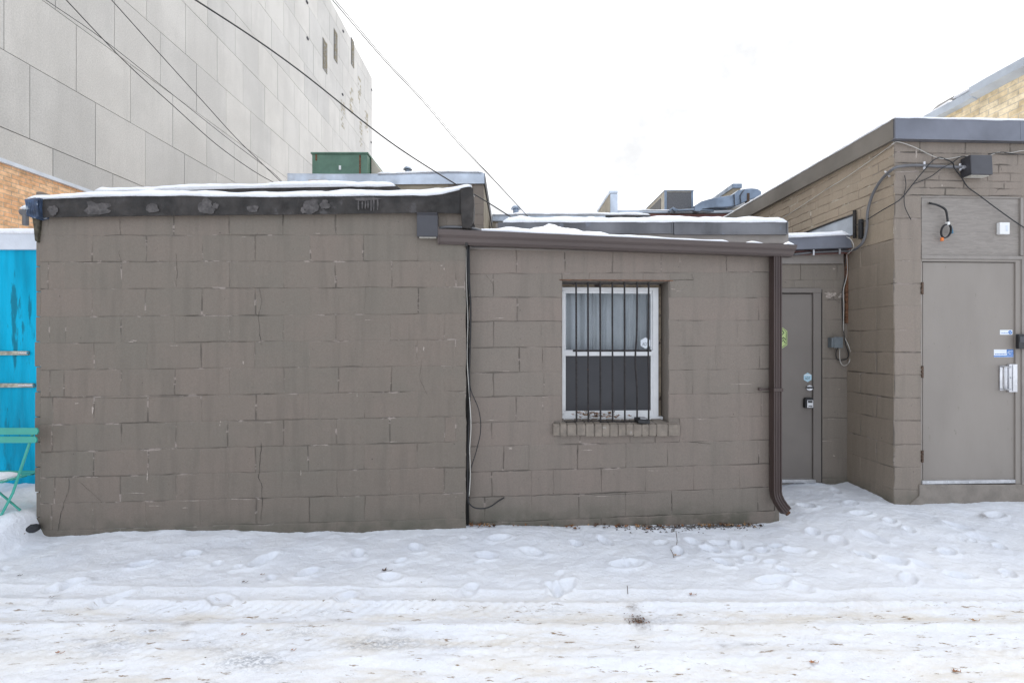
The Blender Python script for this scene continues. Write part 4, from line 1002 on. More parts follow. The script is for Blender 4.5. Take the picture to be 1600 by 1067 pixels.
# junction box in recess with loops
jb = empty('junction_box', PE.pt(1308, 545, 0), 'small grey junction box with looped cables beside the recessed door', 'junction box')
mb = MB(); PE.box(mb, 1299.5, 527.5, 1317, 543, 0, .06); mb.build('box', M['box_grey'], jb, bevel=.004)
mb = MB(); PE.box(mb, 1303.5, 526.5, 1317.5, 543.8, .06, .068); mb.build('cover', M['box_grey'], jb, bevel=.003)
cable('hanging_cable', [PE.pt(1323, 398, .03), PE.pt(1324, 415, .02), PE.pt(1323, 432, .02), PE.pt(1317.5, 455, .025), PE.pt(1318.5, 475, .02), PE.pt(1318, 495, .02), PE.pt(1318.5, 522, .03), PE.pt(1325, 538, .04), PE.pt(1329, 553, .04), PE.pt(1326, 567, .04), PE.pt(1318, 571, .04), PE.pt(1312.5, 563, .04), PE.pt(1312, 543, .04)], .0036, M['white_cable'],
      'thin white cable dropping down the recess corner and looping under the junction box', group='cables in the recess corner')
cable('hanging_cable', [PE.pt(1320.5, 398, .02), PE.pt(1321, 430, .012), PE.pt(1316, 460, .012), PE.pt(1317, 500, .012), PE.pt(1318.5, 520, .03), PE.pt(1322, 540, .035), PE.pt(1326, 555, .03), PE.pt(1320, 562, .03), PE.pt(1309, 562, .03), PE.pt(1306, 552, .03), PE.pt(1309, 543, .03)], .0048, M['black'],
      'black cable dropping down the recess corner into the junction box', group='cables in the recess corner')
cable('hanging_cable', [at(1322, 370, 4.56), at(1329, 374, 4.5), at(1334, 384, 4.5), at(1331, 391, 4.55), at(1324, 397, 4.62)], .004, M['white_cable'], 'short white cable looping over the snowy recess roof edge', group='cables in the recess corner')
bk = MB(); bk.tube([csx(1345, 343, .02), csx(1345, 373, .02)], .022, 8, res=1)
o = bk.build('cable_clamp', M['black'], None, bevel=.003); tag(o, 'black cable clamp on the side wall where the upstand flashing ends', 'clamp')

# ------------------------------------------------------------------ seam cables between A and B
mb = MB(); PA.box(mb, 728.5, 385, 732.5, 826, -.35, -.05); o = mb.build('joint_gap', M['dark_gap'], bA)
PSm = Plane(733, 3.70, 800, 3.71)
def sm(px, py, o=0.): return PSm.pt(px, py, o)
cable('wall_cable', [sm(730, 380), sm(731, 400), sm(732, 440), sm(735, 466), sm(735.5, 500), sm(734, 560), sm(733.5, 586), sm(734, 640), sm(731.5, 700), sm(731, 760), sm(731.5, 778)], .006, M['black'], 'thick black cable running down the joint between the two block buildings', group='cables in the wall joint')
cable('wall_cable', [sm(733, 380), sm(734, 440, .01), sm(735.5, 480, .01), sm(734, 560, .01), sm(734, 586), sm(736, 610), sm(748, 640), sm(751, 672), sm(744, 705), sm(735, 735), sm(733, 760), sm(732, 780)], .0036, M['black'], 'thin black cable bowing out from the joint below the window line', group='cables in the wall joint')
cable('wall_cable', [sm(728, 384, -.02), sm(729, 450, -.02), sm(731, 500, -.02), sm(730, 560, -.01), sm(733, 610, 0), sm(736, 665, .01), sm(734, 700, .01), sm(735, 740, .01), sm(733, 775, 0)], .0036, M['white_cable'], 'white cable weaving down the joint among the black ones', group='cables in the wall joint')
cable('wall_cable', [sm(731, 776, .0), sm(733, 786, .02), sm(742, 793, .02), sm(756, 794, .01), sm(768, 790, -.03), PB.pt(778, 783, .015), PB.pt(788, 777, .012)], .0052, M['black'], 'black cable curving out at the foot of the joint and pinned to the blocks', group='cables in the wall joint')
mb = MB(); mb.tube([PG.pt(686, 357, -.06), PG.pt(700, 355, -.05), PG.pt(735, 356.5, -.04), PG.pt(752, 361, -.05)], .012, 8); o = mb.build('conduit', M['conduit'], None, smooth_=True)
tag(o, 'short grey conduit lying over the left end of the gutter', 'conduit')

# ------------------------------------------------------------------ items on the window sill
lb = empty('lock_box', PB.pt(1003, 664, .01), 'small dark key box lying on the brick window sill by the right bars', 'key box')
mb = MB(); c = Vector(PB.pt(1004, 658, .005)); 
mb.prism([c+Vector((-.045, -.035, -.012)), c+Vector((.05, -.045, -.016)), c+Vector((.05, -.045, .012)), c+Vector((-.045, -.035, .016))], [c+Vector((-.06, .045, .0)), c+Vector((.03, .045, .0)), c+Vector((.03, .045, .03)), c+Vector((-.06, .045, .03))])
mb.build('case', M['black'], lb, bevel=.006)
mb = MB(); mb.prism([c+Vector((-.02, -.01, .022)), c+Vector((.028, -.014, .018)), c+Vector((.025, .02, .030)), c+Vector((-.025, .02, .032))], [c+Vector((-.02, -.01, .025)), c+Vector((.028, -.014, .021)), c+Vector((.025, .02, .034)), c+Vector((-.025, .02, .036))]); mb.build('face', M['metal'], lb)

def leaf(mb, c, s, ang, curl=.3, mi=0, seed=0, lobes=True):
    r_ = random.Random(seed); n = 14; vs = [Vector(c)+Vector((0, 0, .002))]
    for k in range(n):
        a = 2*math.pi*k/n; rr = s*(.65+.35*math.cos(a*5 if lobes else a))*(1 if math.cos(a) > -.8 else .6)*r_.uniform(.8, 1.1)
        x = math.cos(a)*rr; y = math.sin(a)*rr*.62
        z = curl*(y*y+.4*x*x)/s + r_.uniform(0, .12)*s
        vs.append(Vector(c)+Vector((x*math.cos(ang)-y*math.sin(ang), x*math.sin(ang)+y*math.cos(ang), z+.003)))
    mb.add(vs, [(0, k+1, (k+1) % n+1) for k in range(n)], mi)
mb = MB()
for k in range(80):
    px = random.choice([random.gauss(912, 6), random.gauss(930, 7), random.gauss(950, 8), random.uniform(900, 990), random.uniform(925, 960)]); o = random.uniform(-.11, -.03)
    c = Vector(PB.pt(px, 655, o)); c.z = wzb+.03+random.random()*.04*(1 if px < 962 else .3)+(-o-.03)*.1
    leaf(mb, c, random.uniform(.020, .036), random.uniform(0, 6), random.uniform(.3, 1.6), random.choice([0, 0, 1, 2]), k)
o = mb.build('leaf_pile', [M['leaf'], M['leaf2'], M['leaf3']], None); tag(o, 'curled brown dead leaves heaped behind the window bars', 'leaves', kind='stuff')

# ------------------------------------------------------------------ LEFT YARD: blue wall, chair
bl = empty('fence', (-4.9, 4.3, .05), 'bright blue painted garden wall with white capping left of the grey building', 'fence')
PBl = Plane(-260, 4.25, 75, 4.25)
mb = MB(); PBl.box(mb, -260, 388, 72, 800, -.1, 0); mb.build('panel', M['blue_wall'], bl)
mb = MB(); PBl.box(mb, -260, 364, 70, 390, -.14, .03); cp = mb.build('capping', M['white_cap'], bl, bevel=.005)
mb = MB(); snow_cap(mb, [PBl.pt(-260, 365, .03), PBl.pt(-60, 365, .03), PBl.pt(60, 364, .03)], .18, .05, over=.012, seed=44); mb.build('snow_cap', M['snow_roof'], cp, smooth_=True)
for y, x1 in ((552, 43), (602.5, 52)):
    mb = MB(); PBl.box(mb, -260, y-3.5, x1, y+3.0, 0.0, .022); mb.build('rail', M['pipe'], bl, bevel=.004)
    mb = MB(); mb.tube([PBl.pt(30, y-.5, .024), PBl.pt(x1, y-.5, .024)], .010, 7, res=1); mb.build('rail_end', M['metal'], bl)

ch = empty('folding_chair', (-3.82, 3.45, .12), 'teal metal folding bistro chair in the snow against the blue wall', 'chair')
YC = 3.45
def cslat(y0, y1, xr=59):
    mb = MB(); a = at(-40, y0, YC); b = at(xr-2, y1, YC); vsf = [(a.x, YC, b.z), (b.x, YC-.0, b.z), (b.x+.012, YC, (a.z+b.z)/2), (b.x, YC, a.z), (a.x, YC, a.z)]
    mb.prism(vsf, [(x, y+.012, z) for x, y, z in vsf]); return mb
cslat(668.5, 679).build('backrest_slat', M['teal'], ch, bevel=.003); cslat(682, 692, 57).build('backrest_slat', M['teal'], ch, bevel=.003)
ztopc = at(0, 670, YC).z
def leg(px1, py1, px2, py2, Y1, Y2):
    mb = MB(); mb.tube([at(px1, py1, Y1), at(px2, py2, Y2)], .0105, 8, res=1, flat=.6); mb.build('leg', M['teal'], ch)
leg(53, 672, 20, 770, 3.47, 3.46); leg(20, 770, -2, 812, 3.46, 3.44)
leg(-22, 752, 32, 797, 3.43, 3.50)
leg(-36, 672, -60, 812, 3.47, 3.80); leg(-90, 752, -35, 800, 3.43, 3.9)
mb = MB()
for k in range(6):
    a = at(-80, 752, 3.36+.065*k); b = at(34, 752, 3.36+.065*k); z = at(0, 750, 3.45).z
    mb.box(a.x, 3.34+.066*k, z-.01, -3.70, 3.34+.066*k+.045, z)
mb.build('seat', M['teal'], ch, bevel=.003)
mb = MB(); z = at(0, 750, 3.45).z; snow_cap(mb, [(-4.3, 3.35, z), (-4.0, 3.34, z), (-3.74, 3.34, z)], .24, .05, over=.015, seed=51); o = mb.build('snow_pad', M['snow_roof'], None, smooth_=True)
tag(o, 'pad of snow lying on the seat of the teal chair', 'snow')

mb = MB()
import itertools
def rock(c, sx, sy, sz, seed):
    mb = MB(); n, k = 12, 7; vs = []
    for j in range(k+1):
        for i in range(n):
            a = 2*math.pi*i/n; b = math.pi*j/k; rr = .75+.5*float(fbm(math.cos(a)*1.5+seed, b*1.5+seed, 3))
            vs.append((c[0]+sx*rr*math.cos(a)*math.sin(b), c[1]+sy*rr*math.sin(a)*math.sin(b), c[2]+sz*rr*math.cos(b)))
    mb.add(vs, [(j*n+i, j*n+(i+1) % n, (j+1)*n+(i+1) % n, (j+1)*n+i) for j in range(k) for i in range(n)]); return mb

# ------------------------------------------------------------------ TOWER on the left (panelled)
tw = empty('office_building', (-8.5, 16, 0), 'tall pale concrete panelled building over a low orange brick wall', 'building')
X0 = -7.7; TZ0 = 4.18; far = 25.8; near = 2.5; DX = -.0
ztop_t = H+(CY-122)/F*far
mb = MB(); J = .006; tint = []; jt = []
rowz = [TZ0, 4.65]
while rowz[-1] < ztop_t: rowz.append(rowz[-1]+1.18)
rowz[-1] = ztop_t
# panels as separate slabs with dark recessed joints
mb.att['joint'] = []; mb.att['tint'] = []
for i in range(len(rowz)-1):
    z0, z1 = rowz[i], rowz[i+1]; start = 7.49+(i-1)*.80; start -= math.ceil((start-near)/1.18)*1.18
    y = start
    while y < far:
        a = max(y, near-.5); b = min(y+1.18, far); j = J
        if b-a > .02:
            pr = random.uniform(-.002, .003)
            q = [(a+j, z0+j), (b-j, z0+j), (b-j, z1-j), (a+j, z1-j)]; qo = [(a, z0), (b, z0), (b, z1), (a, z1)]
            k = len(mb.v)
            mb.add([(X0+pr, yy, zz) for yy, zz in q]+[(X0-.02, yy, zz) for yy, zz in q]+[(X0-.02, yy, zz) for yy, zz in qo],
                   [(0, 1, 2, 3)]+[(n_, n_+4, (n_+1) % 4+4, (n_+1) % 4) for n_ in range(4)]+[(n_+4, n_+8, (n_+1) % 4+8, (n_+1) % 4+4) for n_ in range(4)])
            mb.att['joint'] += [0]*4+[1]*8; mb.att['tint'] += [random.random()]*12
        y += 1.18
mb.build('panel_wall', M['panel'], tw)
mb = MB(); mb.box(X0-16, near-.5, TZ0, X0-.021, far-.001, ztop_t-.001); mb.att['joint'] = [0]*8; mb.build('tower_core', M['panel'], tw)
mb = MB(); mb.box(X0-16, near-.5, -.5, X0-.03, 16, TZ0-.06); mb.build('brick_wall', M['brick_orange'], tw)
mb = MB(); mb.box(X0-.5, near-.5, TZ0-.059, X0+.02, 16, TZ0-.001); mb.build('ledge', M['white_cap'], tw)
def wpx(px): return -X0*F/(CX-px)          # depth of a column on the tower wall
for (x0, x1, ya, yb) in [(504, 511, 64, 112), (521.5, 527, 49, 96), (548.5, 553, 62, 104)]:
    d0, d1 = wpx(x0), wpx(x1); dm = (d0+d1)/2; mb = MB(); zt_, zb_ = H+(CY-ya)/F*dm, H+(CY-yb)/F*dm
    mb.box(X0-.01, d0, zb_, X0+.012, d1, zt_); lv = mb.build('louvre', M['hvac_grille'], tw)
    mb = MB(); n = 16
    for k in range(n): mb.box(X0+.012, d0+.03, zb_+(zt_-zb_)*(k+.25)/n, X0+.03, d1-.03, zb_+(zt_-zb_)*(k+.6)/n)
    mb.build('blades', M['gold'], lv)
for (x0, x1, ya, yb) in [(546.5, 552, 137, 178), (559.5, 564, 122, 162), (533, 538.5, 158, 200), (562, 566, 190, 235), (570, 575, 175, 205)]:
    d0, d1 = wpx(x0), wpx(x1); dm = (d0+d1)/2; mb = MB(); r_ = random.Random(x0)
    zt_, zb_ = H+(CY-ya)/F*dm, H+(CY-yb)/F*dm; n = 9
    for k in range(n):
        for j in range(3):
            if r_.random() < .6:
                mb = MB(); ya_ = d0+(d1-d0)*j/3; za_ = zb_+(zt_-zb_)*k/n; mb.box(X0-.001, ya_, za_, X0+.006, ya_+(d1-d0)/3*r_.uniform(.6, .95), za_+(zt_-zb_)/n*r_.uniform(.5, .9)); mb.build('peeled_patch', M['gold'], tw)
for (px, py) in [(478, 2), (479, 59), (534, 147), (535, 48), (580, 140), (579, 222)]:
    mb = MB(); d = wpx(px); mb.box(X0, d, H+(CY-py)/F*d-.035, X0+.04, d+.12, H+(CY-py)/F*d+.035); mb.build('bracket', M['dark_roof'], tw)

# ------------------------------------------------------------------ D: building behind A
bD = empty('rear_building', (-2.6, 10, 0), 'beige block building behind with crumpled silver flashing, under the green unit', 'building')
ZD = 9.0; PDd = Plane(440, ZD, 757, ZD)
mb = MB(); a = at(452, 290, ZD); b = at(756, 290, ZD); mb.box(a.x, ZD, -.5, b.x, 14, b.z+.05)
mb.build('wall', M['beige'], bD)
PDn = PDd; mb = MB(); zl = [b.z+.04-.2*k for k in range(6)]
u0 = PDn.uz(700, 300)[0]; u1 = PDn.uz(755.6, 300)[0]
block_wall(mb, PDn, [(lambda u, z=z: z) for z in zl], [[(u0+(.2 if k % 2 else 0), u1-.2), (u1-.2, u1)] for k in range(5)], seed=80, base_off=.006); mb.build('block_corner', M['wallB'], bD)
# wavy metal flashing
mb = MB(); xs = np.linspace(449, 757, 90); vs = []
for x in xs:
    yt = np.interp(x, [449, 520, 600, 700, 752, 757], [271, 272, 271.5, 268.5, 268.5, 271]); yb = np.interp(x, [449, 600, 757], [289.5, 288.5, 287])
    w = .03*(fbm(x*.12, 1)-.5)
    for t in (0, .25, .5, .75, 1):
        p = at(x, yb+(yt-yb)*t, ZD-.05-w*math.sin(t*3.1)+.012*(fbm(x*.3, t*4)-.5)); vs.append(p)
    p = at(x, yt, ZD-.05); vs.append((p.x, ZD+.6, p.z)); 
K = 6; mb.add(vs, [(i*K+j, (i+1)*K+j, (i+1)*K+j+1, i*K+j+1) for i in range(89) for j in range(5)])
fd = mb.build('flashing', M['flash_silver'], bD, smooth_=True)
mb = MB(); p0 = at(757, 270, ZD-.05); p1 = at(757, 287, ZD-.05); mb.box(p0.x-.05, ZD-.045, p1.z, p0.x+.01, 14, p0.z-.005); mb.build('side_flashing', M['dark_roof'], bD)
mb = MB(); PDn.box(mb, 482, 281.5, 511, 289, .0, .09); mb.build('rust_patch', mat('rust_orange', (.42, .25, .13), .8, var=.3), fd)
mb = MB(); snow_cap(mb, [at(590, 271.8, ZD-.06), at(700, 268.5, ZD-.06), at(752, 269, ZD-.06)], .5, .05, over=.02, seed=61); mb.build('snow_cap', M['snow_roof'], fd, smooth_=True)
hv = empty('rooftop_unit', at(532, 272, 9.5), 'green metal rooftop ventilation box on the rear building', 'rooftop unit')
mb = MB(); a = at(487.5, 241, 9.3); b = at(574, 272, 9.3); mb.box(a.x, 9.3, b.z-.15, b.x, 10.4, a.z); mb.build('casing', M['green'], hv, bevel=.01)
mb = MB(); mb.box(a.x-.02, 9.28, a.z, b.x+.02, 10.42, a.z+.03); mb.build('lid', M['green'], hv)
mb = MB(); mb.box(b.x-.16, 9.292, b.z-.1, b.x-.13, 9.3, a.z-.02); mb.build('seam', M['rust'], hv)
mb = MB(); mb.box(a.x+.07, 9.292, a.z-.13, a.x+.10, 9.3, a.z-.01); mb.build('seam', M['rust'], hv)
mb = MB(); z_ = a.z; mb.prism([(b.x+.02, 9.5, z_), (b.x+.30, 9.5, b.z), (b.x+.30, 9.5, b.z-.15), (b.x+.02, 9.5, b.z-.15)], [(b.x+.02, 10.4, z_), (b.x+.30, 10.4, b.z), (b.x+.30, 10.4, b.z-.15), (b.x+.02, 10.4, b.z-.15)]); mb.build('hood', M['hvac_beige'], hv)
mb = MB(); PDx = [(530, 260), (532, 265)]; p = at(531, 262, 9.285); mb.box(p.x-.02, 9.285, p.z-.04, p.x+.02, 9.299, p.z+.04); mb.build('plate', M['white_plastic'], hv)
def vent(px, py, Y, label, s=1.):
    v = empty('roof_vent', at(px, py+10, Y), label, 'roof vent', 'small vents on the rear roofs'); c = at(px, py, Y)
    mb = MB(); mb.tube([c-Vector((0, 0, .35*s)), c], .07*s, 12, res=1); mb.build('stem', M['galv'], v)
    mb = MB(); mb.tube([c, c+Vector((0, 0, .05*s)), c+Vector((0, 0, .08*s))], lambda t: .13*s*(1-.5*t), 12, res=1); mb.build('cap', M['galv'], v)
vent(637, 265.5, 10.5, 'tiny round vent cap above the crumpled silver flashing', .8)
vent(806, 327, 11.5, 'small round vent cap on the far flat roof', 1.)

# ------------------------------------------------------------------ rear roofs to the right of D
r1 = empty('rear_building', (1.2, 13, 0), 'far low building with pale grey metal roof edge under snow', 'building')
mb = MB(); a = at(769, 337, 11); b = at(1016, 346, 11); mb.box(a.x, 11.04, -.5, b.x, 15, a.z-.05); mb.build('wall', M['beige'], r1)
mb = MB(); a2 = at(769, 336, 11); b2 = at(946, 346, 11); mb.box(a2.x, 10.98, b2.z, b2.x, 11.2, a2.z); fl = mb.build('flashing', M['flash_silver'], r1, bevel=.01)
mb = MB(); b3 = at(1016, 343, 11); mb.box(b2.x+.005, 10.98, b2.z-.04, b3.x, 11.2, a2.z-.01); mb.build('dark_edge', M['dark_roof'], r1)
mb = MB(); snow_cap(mb, [at(769, 336, 10.97), at(880, 335.6, 10.97), at(1016, 336.2, 10.97)], 1.5, .09, over=.04, seed=71); mb.build('snow_cap', M['snow_roof'], r1, smooth_=True)
mb = MB(); mb.box(a.x, 11.2, a2.z-.08, b.x, 15, a2.z-.03); mb.build('roof', M['far_snow'], r1)
r2 = empty('parapet_wall', at(945, 345, 12), 'short beige firewall with silver cap standing on the far roofs', 'wall')
mb = MB(); a = at(953, 303, 12.2); b = at(963, 336, 12.2); mb.box(a.x, 12.2, b.z-.5, b.x, 14.4, a.z); mb.build('wall', M['beige'], r2)
mb = MB(); mb.box(a.x-.03, 12.15, a.z, b.x+.03, 14.45, a.z+.07); mb.box(a.x+.001, 12.16, b.z-.5, b.x+.03, 12.199, a.z-.002); mb.build('cap', M['flash_silver'], r2, bevel=.02)
r3 = empty('rear_building', (4.5, 14, 0), 'far red-brown edged flat roof behind the metal parapet', 'building')
mb = MB(); a = at(955, 333, 12.4); b = at(1200, 345, 12.4); mb.box(a.x, 12.45, -.5, b.x, 17, a.z); mb.build('wall', M['beige'], r3)
mb = MB(); p = at(1015, 334.5, 12.38); mb.box(p.x, 12.38, b.z-.1, b.x, 12.5, p.z); mb.build('red_fascia', M['red_fascia'], r3)
mb = MB(); p = at(962, 328.5, 12.34); q = at(1200, 332.5, 12.34); mb.box(p.x, 12.34, q.z, q.x, 12.6, p.z); mb.build('flashing', M['flash_silver'], r3)
mb = MB(); snow_cap(mb, [at(1000, 328.5, 12.32), at(1060, 329.5, 12.32), at(1150, 330.5, 12.32)], .8, .04, over=.02, seed=73); mb.build('snow_cap', M['snow_roof'], r3, smooth_=True)
ac = empty('air_conditioner', at(1060, 330, 12.8), 'boxy air conditioning unit with dark grille on the far roof', 'air conditioner')
mb = MB(); a = at(1038, 299, 12.6); b = at(1083, 330, 12.6); mb.box(a.x, 12.6, b.z-.15, b.x, 14.3, a.z); mb.build('casing', M['hvac_beige'], ac)
mb = MB(); mb.box(a.x+.07, 12.585, b.z, b.x-.06, 12.6, a.z-.03); mb.build('grille', M['hvac_grille'], ac)
mb = MB(); mb.box(a.x-.002, 12.58, b.z-.1, a.x+.06, 12.599, a.z+.001); mb.box(b.x-.055, 12.58, b.z-.1, b.x+.002, 12.599, a.z+.001); mb.box(a.x-.01, 12.57, a.z, b.x+.01, 14.3, a.z+.02); mb.build('corner_trim', M['galv'], ac)
mb = MB(); mb.box(a.x-.012, 12.9, b.z+.05, a.x-.001, 14.0, a.z-.1); mb.build('side_grille', M['hvac_grille'], ac)
dc = empty('air_duct', at(1140, 328, 12.6), 'curved galvanised air duct on the far roof beside the right building', 'duct')
mb = MB(); out = [(1085, 330), (1086, 321), (1096, 314.5), (1110, 310.5), (1126, 307.5), (1142, 305), (1149, 301), (1153, 297.5), (1163, 295), (1175, 294), (1184, 295), (1190, 299), (1190, 308), (1172, 312), (1160, 318), (1150, 322), (1135, 324), (1112, 325), (1098, 327), (1094, 331)]
f_ = [at(x, y, 12.2) for x, y in out][::-1]; mb.prism(f_, [v+Vector((0, .7, 0)) for v in f_]); mb.build('duct_body', M['galv'], dc, bevel=.02)
mb = MB(); mb.tube([at(1163, 297, 12.17), at(1157, 306, 12.17), at(1158, 318, 12.17)], .012, 5); mb.tube([at(1147, 303, 12.17), at(1148, 322, 12.17)], .012, 5); mb.build('duct_seam', M['dark_roof'], dc)
mb = MB(); mb.box(at(1164, 300, 12.3).x, 12.19, at(1164, 322, 12.3).z, at(1168, 300, 12.3).x, 12.3, at(1164, 304, 12.3).z); mb.build('duct_strap', M['hinge'], dc)
r4 = empty('parapet_wall', at(1150, 320, 13.6), 'short silver capped firewall end rising behind the curved duct', 'wall')
mb = MB(); a = at(1145, 295, 13.8); b = at(1157, 325, 13.8); mb.box(a.x, 13.8, b.z-.5, b.x, 15.8, a.z); mb.build('wall', M['beige'], r4)
mb = MB(); mb.box(a.x-.03, 13.75, a.z, b.x+.03, 15.85, a.z+.14); mb.build('cap', M['galv'], r4, bevel=.02)
pp_ = MB(); pp_.tube([at(1045, 331, 12.25), at(1052, 326, 12.25), at(1060, 329, 12.25), at(1085, 328, 12.25), at(1115, 329.5, 12.25)], .03, 7); pp_.tube([at(1050, 325, 12.25), at(1056, 331, 12.25)], .04, 7)
o = pp_.build('gas_pipe', M['galv'], None, smooth_=True); tag(o, 'thin grey pipe run in front of the far air conditioning unit', 'pipe')

# ------------------------------------------------------------------ F: yellow brick building far right
bF = empty('brick_building', (7.2, 7, 0), 'yellow brick building with pale blue metal gutter rising behind the right roof', 'building')
XF = 5.6; mb = MB(); zf = H+(CY-100)/F*(XF*F/800)
mb.box(XF, 4.6, -.5, XF+4, 12, zf-.12); mb.build('wall', M['brick_yellow'], bF)
yb_ = XF*F/(1527-800)
mb = MB(); mb.prism([(XF-.10, 4.4, zf+.02), (XF-.10, 4.4, zf-.07), (XF+.02, 4.4, zf-.13), (XF+.05, 4.4, zf+.02)], [(XF-.10, yb_, zf+.02), (XF-.10, yb_, zf-.07), (XF+.02, yb_, zf-.13), (XF+.05, yb_, zf+.02)])
mb.prism([(XF-.06, yb_, zf-.01), (XF-.06, yb_, zf-.10), (XF+.02, yb_, zf-.14), (XF+.05, yb_, zf-.01)], [(XF-.06, 12, zf-.01), (XF-.06, 12, zf-.10), (XF+.02, 12, zf-.14), (XF+.05, 12, zf-.01)])
mb.build('gutter', M['flash_silver'], bF)
mb = MB(); mb.prism([(XF+.0, 4.4, zf+.03), (XF+.12, 4.4, zf+.14), (XF+3.5, 4.4, zf+.5), (XF+3.5, 4.4, zf+.0)], [(XF+.0, 6.3, zf+.03), (XF+.12, 6.3, zf+.14), (XF+3.5, 6.3, zf+.5), (XF+3.5, 6.3, zf+.0)])
mb.prism([(XF+.02, 6.3, zf+.0), (XF+.12, 6.3, zf+.08), (XF+3.5, 6.3, zf+.4), (XF+3.5, 6.3, zf+.0)], [(XF+.02, 12, zf+.0), (XF+.12, 12, zf+.08), (XF+3.5, 12, zf+.4), (XF+3.5, 12, zf+.0)])
mb.build('roof', M['dark_roof'], bF)
mb = MB(); snow_cap(mb, [(XF-.06, 4.45, zf+.02), (XF-.06, 5.9, zf+.02)], .16, .05, dirv=(1, 0, 0), over=.0, seed=81); snow_cap(mb, [(XF-.03, 5.95, zf+.0), (XF-.03, 11.8, zf+.0)], .16, .05, dirv=(1, 0, 0), over=.0, seed=82); mb.build('roof_snow', M['snow_roof'], bF, smooth_=True)

# ------------------------------------------------------------------ overhead wires
def wire(pix, y0, y1, r, label, m='black', name='overhead_wire'):
    n = len(pix); out = []
    dx, dy = pix[0][0]-pix[1][0], pix[0][1]-pix[1][1]
    pix = [(pix[0][0]+dx*1.2, pix[0][1]+dy*1.2)]+list(pix)
    for i, (x, y) in enumerate(pix): t = max(0, (i-1))/(n-1); out.append(at(x, y, y0+(y1-y0)*t-(.5 if i == 0 else 0)))
    cable(name, out, r, M[m], label, 'wire', 'overhead wires', res=5, n=6)
wire([(71, 0), (161, 62), (262, 142), (364, 223), (424, 268), (446, 290)], 5.5, 8.7, .0042, 'leftmost thin overhead wire crossing the pale panelled wall')
wire([(103, 0), (165, 66), (210, 111), (270, 165), (337, 225), (397, 268), (437, 290)], 5.5, 8.7, .0062, 'second thin overhead wire from the left, sagging lowest over the panelled wall')
wire([(174, 0), (251, 86), (319, 161), (369, 216), (422, 268), (446, 291)], 5.5, 8.7, .0055, 'third overhead wire from the left, steepest over the panelled wall')
wire([(305, 0), (400, 62), (480, 120), (580, 200), (640, 243), (712, 288), (745, 306), (801, 341)], 4.0, 6.2, .0075, 'thick black overhead wire running down behind the tarred roof corner')
wire([(519, 0), (600, 94), (660, 158), (716, 224), (770, 280), (829, 343)], 4.5, 6.4, .0045, 'paired overhead wire against the white sky, upper strand')
wire([(523, 0), (602, 93), (663, 158), (718, 223), (770, 279), (828, 342)], 4.55, 6.45, .0035, 'paired overhead wire against the white sky, lower strand')

# ------------------------------------------------------------------ SNOW GROUND
def zwall(X): return np.interp(X, [-3.62, -3.55, -3.0, -2.0, -.35, 0, 1.0, 1.9, 2.2, 2.5, 3.0, 3.4, 5], [.02, -.072, -.036, -.045, -.058, -.078, -.085, -.088, -.075, -.03, -.003, -.012, .006])
def ground(X, Y):
    wy = np.interp(X, [-3.6, -.35, 2.2, 2.45, 5], [3.55, 3.70, 3.9, 4.1, 4.25])
    t = smooth(-1.25, -.1, Y-wy); z = (-.085)*(1-t)+zwall(X)*t
    return z
def gp_px(px, py, z=-.08):
    Y = (H-z)*F/(py-CY); return (px-CX)/F*Y, Y
def heights(X, Y):
    z = ground(X, Y)
    un = smooth(2.55, 3.0, Y)                        # untrodden strip by the walls is lumpier
    z = z+un*(.045*(fbm(X*1.7, Y*2.2, 3)-.5)+.020*(fbm(X*5, Y*7+5, 3)-.5)+.013*(fbm(X*15+3, Y*19, 4)-.5))
    z = z+(1-un)*(.014*(fbm(X*1.1, Y*5+9, 4)-.5)+.014*(fbm(X*9, Y*26, 3)-.5)+.009*(fbm(X*40, Y*60, 3)-.5))
    # ruts: shallow grooves along the lane with a ploughed lip
    for yc, w, d in ((2.14, .10, .012), (2.36, .09, .010), (2.60, .075, .012), (2.78, .05, .010)):
        yy = Y-yc-.05*(fbm(X*.5+yc, yc*3, 2)-.5); z = z-d*np.exp(-(yy/w)**2)+d*.6*np.exp(-((np.abs(yy)-w*1.5)/(.3*w))**2)
    # tread: fine chevrons
    tr = np.exp(-((Y-2.68-.03*np.sin(X*.7))/.05)**2)+np.exp(-((Y-2.32-.03*np.sin(X*.6+1))/.06)**2)*.7
    z = z+.005*tr*np.sin(X*95+np.abs(Y-2.68)*90+3*fbm(X*6, Y*9, 2))*smooth(.42, .62, fbm(X*1.3+4, Y*6, 4))
    # left mound around the chair and yard
    lm = smooth(-3.50, -3.72, X)*smooth(3.1, 3.6, Y); z = z+lm*(.105+.08*(fbm(X*3, Y*3+7, 3)-.35))
    z = z+.05*np.exp(-(((X+3.68)/.16)**2+((Y-3.45)/.16)**2))
    # drift banked to the recess walls
    z = z+.02*np.exp(-((X-3.4)/.10)**2)*smooth(4.1, 4.5, Y)
    for (x, y, s, d, asp, ang) in PRINTS:
        dx = X-x; dy = Y-y; c_, s_ = math.cos(ang), math.sin(ang); a = (dx*c_+dy*s_)/(s*asp); b = (-dx*s_+dy*c_)/s
        r2 = a*a+b*b; z = z-d*1.25*np.exp(-r2**2.6)*(1+.5*(fbm(X*40,Y*40,2)-.5))+d*.5*np.exp(-((np.sqrt(r2)-1.35)/.28)**2)
    z = z+.004*(fbm(X*60, Y*60, 2)-.5)
    return z
PRINTS = []
rp_ = random.Random(12)
